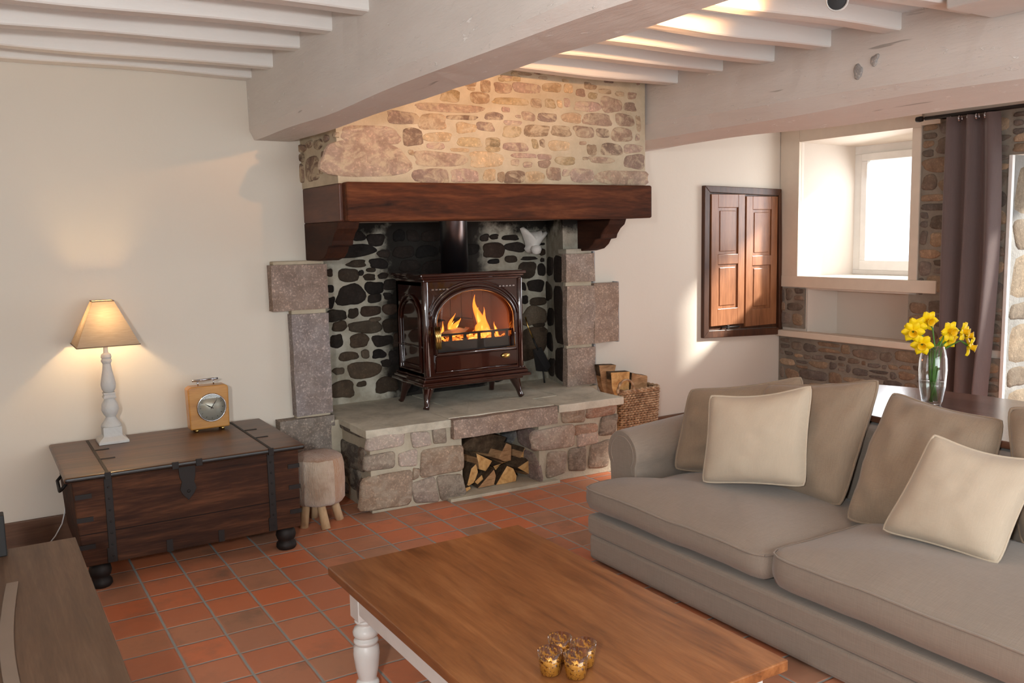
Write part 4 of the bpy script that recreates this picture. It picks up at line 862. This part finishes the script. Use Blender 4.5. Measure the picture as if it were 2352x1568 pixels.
# ---------------------------------------------------------------- goatskin stool
sx, sy = 1.215, .77
so = thing('fur_stool', 'small round goatskin stool on pale log legs between chest and hearth', 'stool', (sx, sy, 0))
m = MB(); prof = [(.10, .125), (.128, .13), (.142, .15), (.148, .25), (.146, .34), (.138, .385), (.115, .402), (.06, .408), (.001, .409)]
nn = 40; vs = []
for r, z in prof:
    for k in range(nn): a = 2*PI*k/nn; q = r*(1+.02*noise.noise(Vector((3*math.cos(a), 3*math.sin(a), z*9)))); vs.append((sx+q*math.cos(a), sy+q*math.sin(a), z+.006*noise.noise(Vector((4*math.cos(a), 4*math.sin(a), z)))))
fs = [(i*nn+k, i*nn+(k+1) % nn, (i+1)*nn+(k+1) % nn, (i+1)*nn+k) for i in range(len(prof)-1) for k in range(nn)]; m.add(vs, fs, 0, True); m.add(vs[:nn], [tuple(range(nn))[::-1]])
nf = len(prof)-1
for i in range(nf):
    for k in range(nn):
        a = (k+.5)/nn*360; m.mi[i*nn+k] = 1 if i >= 5 else (0 if 200 < a < 292 else 2)
m.build('seat', ['furpale', 'furtop', 'furbrown'], so)
for (fx, fy), (tx, ty) in (((1.20, .635), (1.19, .69)), ((1.105, .735), (1.13, .74)), ((1.325, .76), (1.29, .77)), ((1.215, .885), (1.215, .85))):
    MB().tube([(fx, fy, 0), ((fx+tx)/2, (fy+ty)/2, .08), (tx, ty, .16)], [.026, .024, .023], 12).build('leg', 'stoolwood', so)

# ---------------------------------------------------------------- TV unit at bottom left
tv = thing('tv_unit', 'low brown oak sideboard along the left edge of the room', 'sideboard', (-.5, -1.3, 0))
m = MB().box(-.95, -.118, -2.3, -.33, .46, .50); m.build('top', 'tvwood', tv, bevel=.003)
m = MB().box(-.93, -.14, -2.28, -.35, .02, .46); m.build('carcass', 'tvwood', tv, bevel=.003)
tt = thing('television_stand', 'curved champagne-coloured metal television foot on the oak sideboard', 'stand', (-.42, -1.2, .50))
def foot(u, v):
    t = u; y = -.735-1.1*t; x = -.325-.075*math.sin(PI*min(1, t*.95+.0))*.62-.0; return (x-.034*(1-v)-.0*v, y, .508)
m = MB(); n = 30; L = []
for i in range(n+1): y = -.735-1.1*i/n; xr = -.326-.036*math.sin(PI*i/n*.9+.0); L.append((xr, y))
P = [(x, y, .5005) for x, y in L]+[(x-.036, y, .5005) for x, y in reversed(L)]; m.prism(P, (0, 0, .008)); m.build('foot', 'tvmetal', tt, bevel=.002)

m = MB().box(-.46, -.346, -.42, -.355, .5005, .65); tag(m.build('black_box', 'black', loc=(-.4, -.39, .5), bevel=.004), 'dark slim box on the far end of the oak sideboard', 'box')

# ---------------------------------------------------------------- coffee table
ct = thing('coffee_table', 'large brown-topped coffee table with white apron and turned white legs', 'coffee table', (1.01, -1.73, 0))
m = MB().box(.615, 1.412, -2.43, -1.055, .418, .45); m.build('tabletop', 'tabletop', ct, bevel=.004)
m = MB().box(.675, .695, -2.36, -1.13, .30, .418).box(1.335, 1.355, -2.36, -1.13, .30, .418).box(.70, 1.33, -1.125, -1.105, .30, .418).box(.70, 1.33, -2.385, -2.365, .30, .418); m.build('apron', 'white', ct, bevel=.003)
for x in (.712, 1.32):
    for y in (-1.145, -2.35):
        b = MB().box(x-.04, x+.04, y-.04, y+.04, .272, .418)
        b.lathe([(.030, .272), (.040, .262), (.030, .252), (.026, .246), (.040, .236), (.046, .222), (.044, .208), (.030, .200), (.044, .192), (.044, .182), (.036, .176), (.045, .165), (.047, .140), (.041, .09), (.033, .052), (.030, .044), (.040, .036), (.042, .026), (.034, .016), (.030, 0)], (x, y, 0), 28)
        b.build('leg', 'white', ct, bevel=.004)
CN = [('far', 'gold glass tealight holder standing farthest from the table edge in the cluster', .902, -2.085), ('l', 'amber gold tealight holder at the left of the cluster on the coffee table', .836, -2.135), ('r', 'gold flecked tealight holder at the right of the cluster on the coffee table', .938, -2.148), ('n', 'gold tealight holder at the front of the cluster, nearest the camera', .882, -2.187)]
for nm, lb, x, y in CN:
    t = thing('tealight_holder', lb, 'candle holder', (x, y, .4505), 'gold tealight holders on the coffee table')
    MB().lathe([(.001, .002), (.022, .002), (.026, .006), (.0335, .066), (.0315, .066), (.0245, .009), (.001, .008)], (x, y, .4505), 28, cap=False).build('glass_cup', 'gold', t)
    MB().lathe([(.0195, .009), (.0195, .027), (.0185, .028), (.001, .0275)], (x, y, .4505), 24, cap=False).build('tealight', 'wax', t)
    MB().lathe([(.0202, .009), (.0205, .029), (.0200, .029), (.0200, .009)], (x, y, .4505), 24, cap=False).build('metal_cup', 'chrome', t)

# ---------------------------------------------------------------- sofa
sf = thing('sofa', 'taupe linen sofa with rolled arm and loose back cushions', 'sofa', (2.6, -1.9, 0))
m = MB().box(2.115, 3.12, -3.1, -.575, .012, .135).box(2.108, 3.12, -3.1, -.568, .137, .235)
m.build('base', 'sofa', sf, bevel=.018, seg=3)
MB().box(2.16, 3.05, -3.05, -.62, 0, .014).build('plinth', 'black', sf)
# rolled arm
def arm(u, v):
    t = u*2*PI*.80-2.15; r = .115+.012*v; x = 2.36+.72*v; return (x, -.545+r*math.cos(PI-t), .497+.06*v+r*math.sin(t))
m = MB(); n = 40
loop = [(-.475, .02)]+[(-.545+.118*math.cos(math.radians(a)), .497+.118*math.sin(math.radians(a))) for a in range(-32, 214, 8)]+[(-.655, .02)]
K = len(loop); vs = []
secs = [(2.348, .95), (2.352, .985), (2.362, .998), (2.38, 1.0)]+[(2.38+.70*i/10, 1.0+.008*i) for i in range(1, 11)]
for x, s_ in secs:
    lift = .05*(x-2.35)
    for y, z in loop:
        zz = .497+(z-.497)*s_ if z > .05 else z; yy = -.56+(y+.56)*s_; vs.append((x, yy, zz+(lift if z > .05 else 0)))
fs = [(i*K+j, i*K+(j+1) % K, (i+1)*K+(j+1) % K, (i+1)*K+j) for i in range(len(secs)-1) for j in range(K)]+[tuple((len(secs)-1)*K+j for j in range(K))[::-1]]
m.add(vs, [f[::-1] for f in fs], 0, True)
m.add(vs[:K], [tuple(range(K))[::-1]], 0, False)
m.tube([(2.350, -.545+.088*math.cos(a*PI/14), .497+.088*math.sin(a*PI/14)) for a in range(-3, 18)]+[(2.352, -.635, .30)], .004, 6)
m.build('arm', 'sofa', sf)
m = MB().box(2.90, 3.12, -3.1, -.66, .2, .72); m.build('back_frame', 'sofa', sf, bevel=.05, seg=4)
def seatc(outline, z0, z1, crown, name='seat_cushion', seed=1):
    # padded cushion: outline is densified, edges rounded, top crowned
    P = []; n0 = len(outline)
    for i in range(n0):
        a, b = outline[i], outline[(i+1) % n0]; L = math.hypot(b[0]-a[0], b[1]-a[1]); k = max(2, int(L/.05))
        for j in range(k): P.append((a[0]+(b[0]-a[0])*j/k, a[1]+(b[1]-a[1])*j/k))
    for _ in range(2): P = [((P[i-1][0]+2*P[i][0]+P[(i+1) % len(P)][0])/4, (P[i-1][1]+2*P[i][1]+P[(i+1) % len(P)][1])/4) for i in range(len(P))]
    n = len(P); cx = sum(p[0] for p in P)/n; cy = sum(p[1] for p in P)/n
    nr = []
    for i in range(n):
        dx, dy = P[(i+1) % n][0]-P[i-1][0], P[(i+1) % n][1]-P[i-1][1]; l = math.hypot(dx, dy); nr.append((-dy/l, dx/l))
    vs = []; zm = (z0+z1)/2
    def wob(x, y): return .007*noise.noise(Vector((x*3+seed, y*3, 0)))+.003*noise.noise(Vector((x*9, y*9+seed, 0)))
    prof = [(.03, z0), (.008, z0+.012), (-.004, z0+(z1-z0)*.35), (-.006, zm), (-.003, z1-.02), (.002, z1-.006), (.008, z1+.002)]
    for ins, z in prof:
        for (x, y), (nx, ny) in zip(P, nr): vs.append((x+nx*ins, y+ny*ins, z+wob(x, y)))
    for s_ in (.97, .93, .87, .78, .66, .5, .32, .14):
        for (x, y), (nx, ny) in zip(P, nr):
            X, Y = cx+(x+nx*.008-cx)*s_, cy+(y+ny*.008-cy)*s_; vs.append((X, Y, z1+.002+crown*(1-s_**3.2)+wob(X, Y)*1.4))
    R_ = len(prof)+8
    fs = [(i*n+k, i*n+(k+1) % n, (i+1)*n+(k+1) % n, (i+1)*n+k) for i in range(R_-1) for k in range(n)]+[tuple((R_-1)*n+k for k in range(n)), tuple(range(n))[::-1]]
    b = MB().add(vs, fs, 0, True)
    b.tube([(x+nx*-.002, y+ny*-.002, z1-.004+wob(x, y)) for (x, y), (nx, ny) in list(zip(P, nr))+[(P[0], nr[0])]], .0045, 6, cap=False)
    return b
def ccw(p):
    a = sum(p[i][0]*p[(i+1) % len(p)][1]-p[(i+1) % len(p)][0]*p[i][1] for i in range(len(p))); return p if a > 0 else p[::-1]
o1 = ccw([(2.095, -.545), (2.33, -.525), (2.34, -.665), (2.95, -.67), (2.95, -1.70), (2.095, -1.722)]); o2 = ccw([(2.095, -1.728), (2.95, -1.72), (2.95, -3.02), (2.09, -3.02)])
seatc(o1, .262, .372, .062, seed=1).build('seat_cushion', 'sofa', sf); seatc(o2, .262, .392, .062, seed=5).build('seat_cushion', 'sofa', sf)

def pillow(TL, TR, BR, BL, t, seed=0, pinch=.05, pipe=.006, sag=0, wr=.006, n=22):
    TL, TR, BR, BL = map(Vector, (TL, TR, BR, BL)); N = ((TR-TL).cross(BL-TL)).normalized()
    size = ((TR-TL).length+(BL-TL).length)/2
    def base(u, v):
        cu = 4*u*(1-u); cv = 4*v*(1-v); q = 1-.05*(abs(2*u-1)*abs(2*v-1))**7; uu = .5+(u-.5)*(1-pinch*cv)*q; vv = .5+(v-.5)*(1-pinch*cu)*q
        p = TL*(1-uu)*(1-vv)+TR*uu*(1-vv)+BR*uu*vv+BL*(1-uu)*vv
        p.z -= sag*cu*(1-v)**3; return p
    def th(u, v):
        a = 1-abs(2*u-1)**2.3; b = 1-abs(2*v-1)**2.3; k = (max(0, a)*max(0, b))**.42
        w = wr*(noise.noise(Vector((u*6+seed, v*6, 0)))+.8*abs(noise.noise(Vector((u*2.5+v*9+seed, (u+v)*3, 4))))*(1-k))
        return t*k+w*min(1, k*3)
    b = MB()
    b.grid(lambda u, v: base(u, v)+N*th(u, v), n, n); b.grid(lambda u, v: base(u, v)-N*th(u, v), n, n, flip=True)
    ed = [base(i/n, 0) for i in range(n)]+[base(1, i/n) for i in range(n)]+[base(1-i/n, 1) for i in range(n)]+[base(0, 1-i/n) for i in range(n+1)]
    b.tube(ed, pipe, 6, cap=False); return b
BK = [((2.66, -.70, .815), (2.98, -1.14, .905), (2.93, -1.18, .42), (2.56, -.69, .41), .085, 1, .02),
      ((2.87, -1.02, .865), (2.93, -1.60, .955), (2.72, -1.575, .41), (2.70, -1.0, .43), .095, 2, .02),
      ((2.95, -1.64, .905), (2.93, -2.14, .865), (2.74, -2.16, .43), (2.63, -1.66, .395), .095, 3, .02),
      ((2.89, -2.165, .93), (2.97, -2.75, .92), (2.86, -2.75, .43), (2.83, -2.27, .43), .08, 4, .0)]
BLb = ['taupe back cushion in the corner of the sofa against the rolled arm', 'taupe back cushion behind the left cream pillow on the sofa', 'taupe back cushion at the sofa middle in front of the flower vase', 'taupe back cushion cut off at the right edge of the photo']
for q, lb in zip(BK, BLb):
    b = pillow(q[0], q[1], q[2], q[3], q[4]+.005, q[5], .012, .006, q[6], .022)
    tag(b.build('back_cushion', 'sofa2', loc=q[3]), lb, 'cushion', 'taupe back cushions on the sofa')
b = pillow((2.516, -0.986, 0.844), (2.730, -1.404, 0.925), (2.623, -1.465, 0.491), (2.441, -1.015, 0.437), .095, 7, .055, .005, .02, .006); tag(b.build('throw_pillow', 'throw', loc=(2.6, -1.2, .43)), 'square cream piped pillow propped at the left end of the sofa', 'pillow', 'cream pillows on the sofa')
b = pillow((2.66, -2.02, .83), (2.80, -2.36, .775), (2.52, -2.37, .45), (2.50, -1.92, .45), .095, 9, .055, .005, .02, .006); tag(b.build('throw_pillow', 'throw', loc=(2.6, -2.2, .43)), 'square cream piped pillow lying askew on the right sofa seat', 'pillow', 'cream pillows on the sofa')

# ---------------------------------------------------------------- dining table, vase and daffodils
dt = thing('dining_table', 'polished brown oval dining table behind the sofa', 'dining table', (3.45, -1.95, 0))
P = []
for k in range(72):
    a = 2*PI*k/72; c, s_ = math.cos(a), math.sin(a); e = 2/2.6; P.append((3.44+.43*math.copysign(abs(c)**e, c), -1.95+1.15*math.copysign(abs(s_)**e, s_), .73))
MB().prism(P, (0, 0, .03)).build('tabletop', 'dining', dt, bevel=.006)
MB().box(3.2, 3.72, -2.8, -1.1, .65, .73).build('apron', 'dining', dt)
for x in (3.2, 3.72):
    for y in (-2.78, -1.12): MB().lathe([(.035, .66), (.04, .5), (.028, .2), (.022, 0)], (x, y, 0), 16).build('leg', 'dining', dt)
vx, vy, vz = 3.45, -1.50, .7605
va = thing('glass_vase', 'clear glass vase half filled with water on the dining table', 'vase', (vx, vy, vz))
MB().lathe([(.001, .002), (.040, .002), (.046, .02), (.058, .09), (.063, .17), (.060, .22), (.048, .28), (.045, .283), (.057, .22), (.060, .17), (.055, .09), (.041, .02), (.001, .014)], (vx, vy, vz), 40, cap=False).build('vase_body', 'glass', va)
MB().lathe([(.001, .016), (.040, .022), (.054, .09), (.056, .115), (.001, .115)], (vx, vy, vz), 36, cap=False).build('vase_water', 'water', va)
FL = [(3.250, 1.125, -1), (3.310, 1.062, -1), (3.363, 1.134, -.6), (3.462, 1.155, 0), (3.500, 1.11, .2), (3.540, 1.07, .1), (3.626, 1.10, .8), (3.700, 1.07, 1), (3.664, 1.025, .9)]
FN = ['leftmost', 'second from left, drooping low', 'small upward-facing one at upper left', 'topmost', 'large forward-facing one at the centre', 'one just right of and below the centre', 'one with pale edges at upper right', 'rightmost', 'lowest hanging one at right']
rd = random.Random(4)
for i, ((x, z, side), nm) in enumerate(zip(FL, FN)):
    y = vy+rd.uniform(-.05, .05); t = thing('daffodil', 'yellow daffodil in the glass vase, '+nm, 'flower', (x, y, z), 'yellow daffodils in the vase')
    fd = Vector((side*.8-.35, -.8, -.1+rd.uniform(-.25, .2))).normalized(); a1 = fd.cross(Vector((0, 0, 1))).normalized(); a2 = a1.cross(fd)
    c = Vector((x, y, z)); b = MB()
    for k in range(6):
        an = k*PI/3+rd.uniform(-.15, .15); d1 = a1*math.cos(an)+a2*math.sin(an); d2 = fd.cross(d1)
        def pet(u, v, top=1): w = .019*math.sin(PI*min(1, v*.86+.1))**.8; return c+d1*(.004+.046*v)+d2*w*(2*u-1)+fd*(.010*math.sin(v*2.2)-.010*(2*u-1)**2+.0008*top)
        b.grid(pet, 4, 7); b.grid(lambda u, v: pet(u, v, -1), 4, 7, flip=True)
    b.build('petals', 'petal', t)
    MB().lathe([(.009, 0), (.012, .012), (.015, .024), (.020, .03), (.017, .029), (.012, .022), (.006, .004)], c, 14, axis=fd, cap=False).build('trumpet', 'trumpet', t)
    sx_ = vx+(x-vx)*.12+rd.uniform(-.01, .01); sy_ = vy+rd.uniform(-.03, .03)
    MB().tube([(vx-(x-vx)*.08+rd.uniform(-.02, .02), vy+rd.uniform(-.02, .02), vz+.02), (vx+(x-vx)*.05, (vy+sy_)/2, vz+.13), (sx_, sy_, vz+.26), (vx+(x-vx)*.7, (y+sy_)/2, (vz+.27+z)/2+.03), tuple(c-fd*.02+Vector((0, 0, .006))), tuple(c)], [.0045, .0045, .004, .0035, .005, .007], 7).build('stem', 'stem', t)

# ---------------------------------------------------------------- ceiling fittings
sp = thing('spotlight_bar', 'white ceiling spotlight bar with several round heads between the beams', 'spotlight', (2.5, -1.72, 2.53))
MB().box(1.98, 2.74, -1.80, -1.76, 2.505, 2.535).build('bar', 'white', sp, bevel=.006)
def head(c, ax, mat, on):
    ax = Vector(ax).normalized(); MB().lathe([(.012, -.075), (.028, -.06), (.040, -.01), (.043, .0), (.039, .002), (.036, -.004)], c, 24, axis=ax, cap=False).build('spot_head', 'white', sp)
    MB().lathe([(.036, -.006), (.020, -.004), (.001, -.003)], c, 24, axis=ax, cap=False).build('spot_lens', mat, sp)
head((2.515, -1.66, 2.462), (-.62, -.75, -.2), 'black', 0); head((2.655, -1.76, 2.48), (-.1, -.2, -.98), 'spotbulb', 1); head((2.30, -1.74, 2.49), (-.3, .8, .3), 'spotbulb', 1)
light('spot_a', 'SPOT', (2.35, -1.66, 2.42), 150, (1, .45, .14), .03, (2.1, 0, 3.0), spot=1.45, blend=.9)
light('spot_b', 'SPOT', (2.45, -1.60, 2.44), 20, (1, .84, .64), .03, (2.5, .7, 2.3), spot=.95, blend=.6)
m = MB().box(3.20, 3.54, -2.05, -1.66, 2.50, 2.60); tag(m.build('plastic_casing', 'white', loc=(3.37, -1.85, 2.5), bevel=.01), 'white plastic unit fixed by the right beam at the top edge', 'appliance')
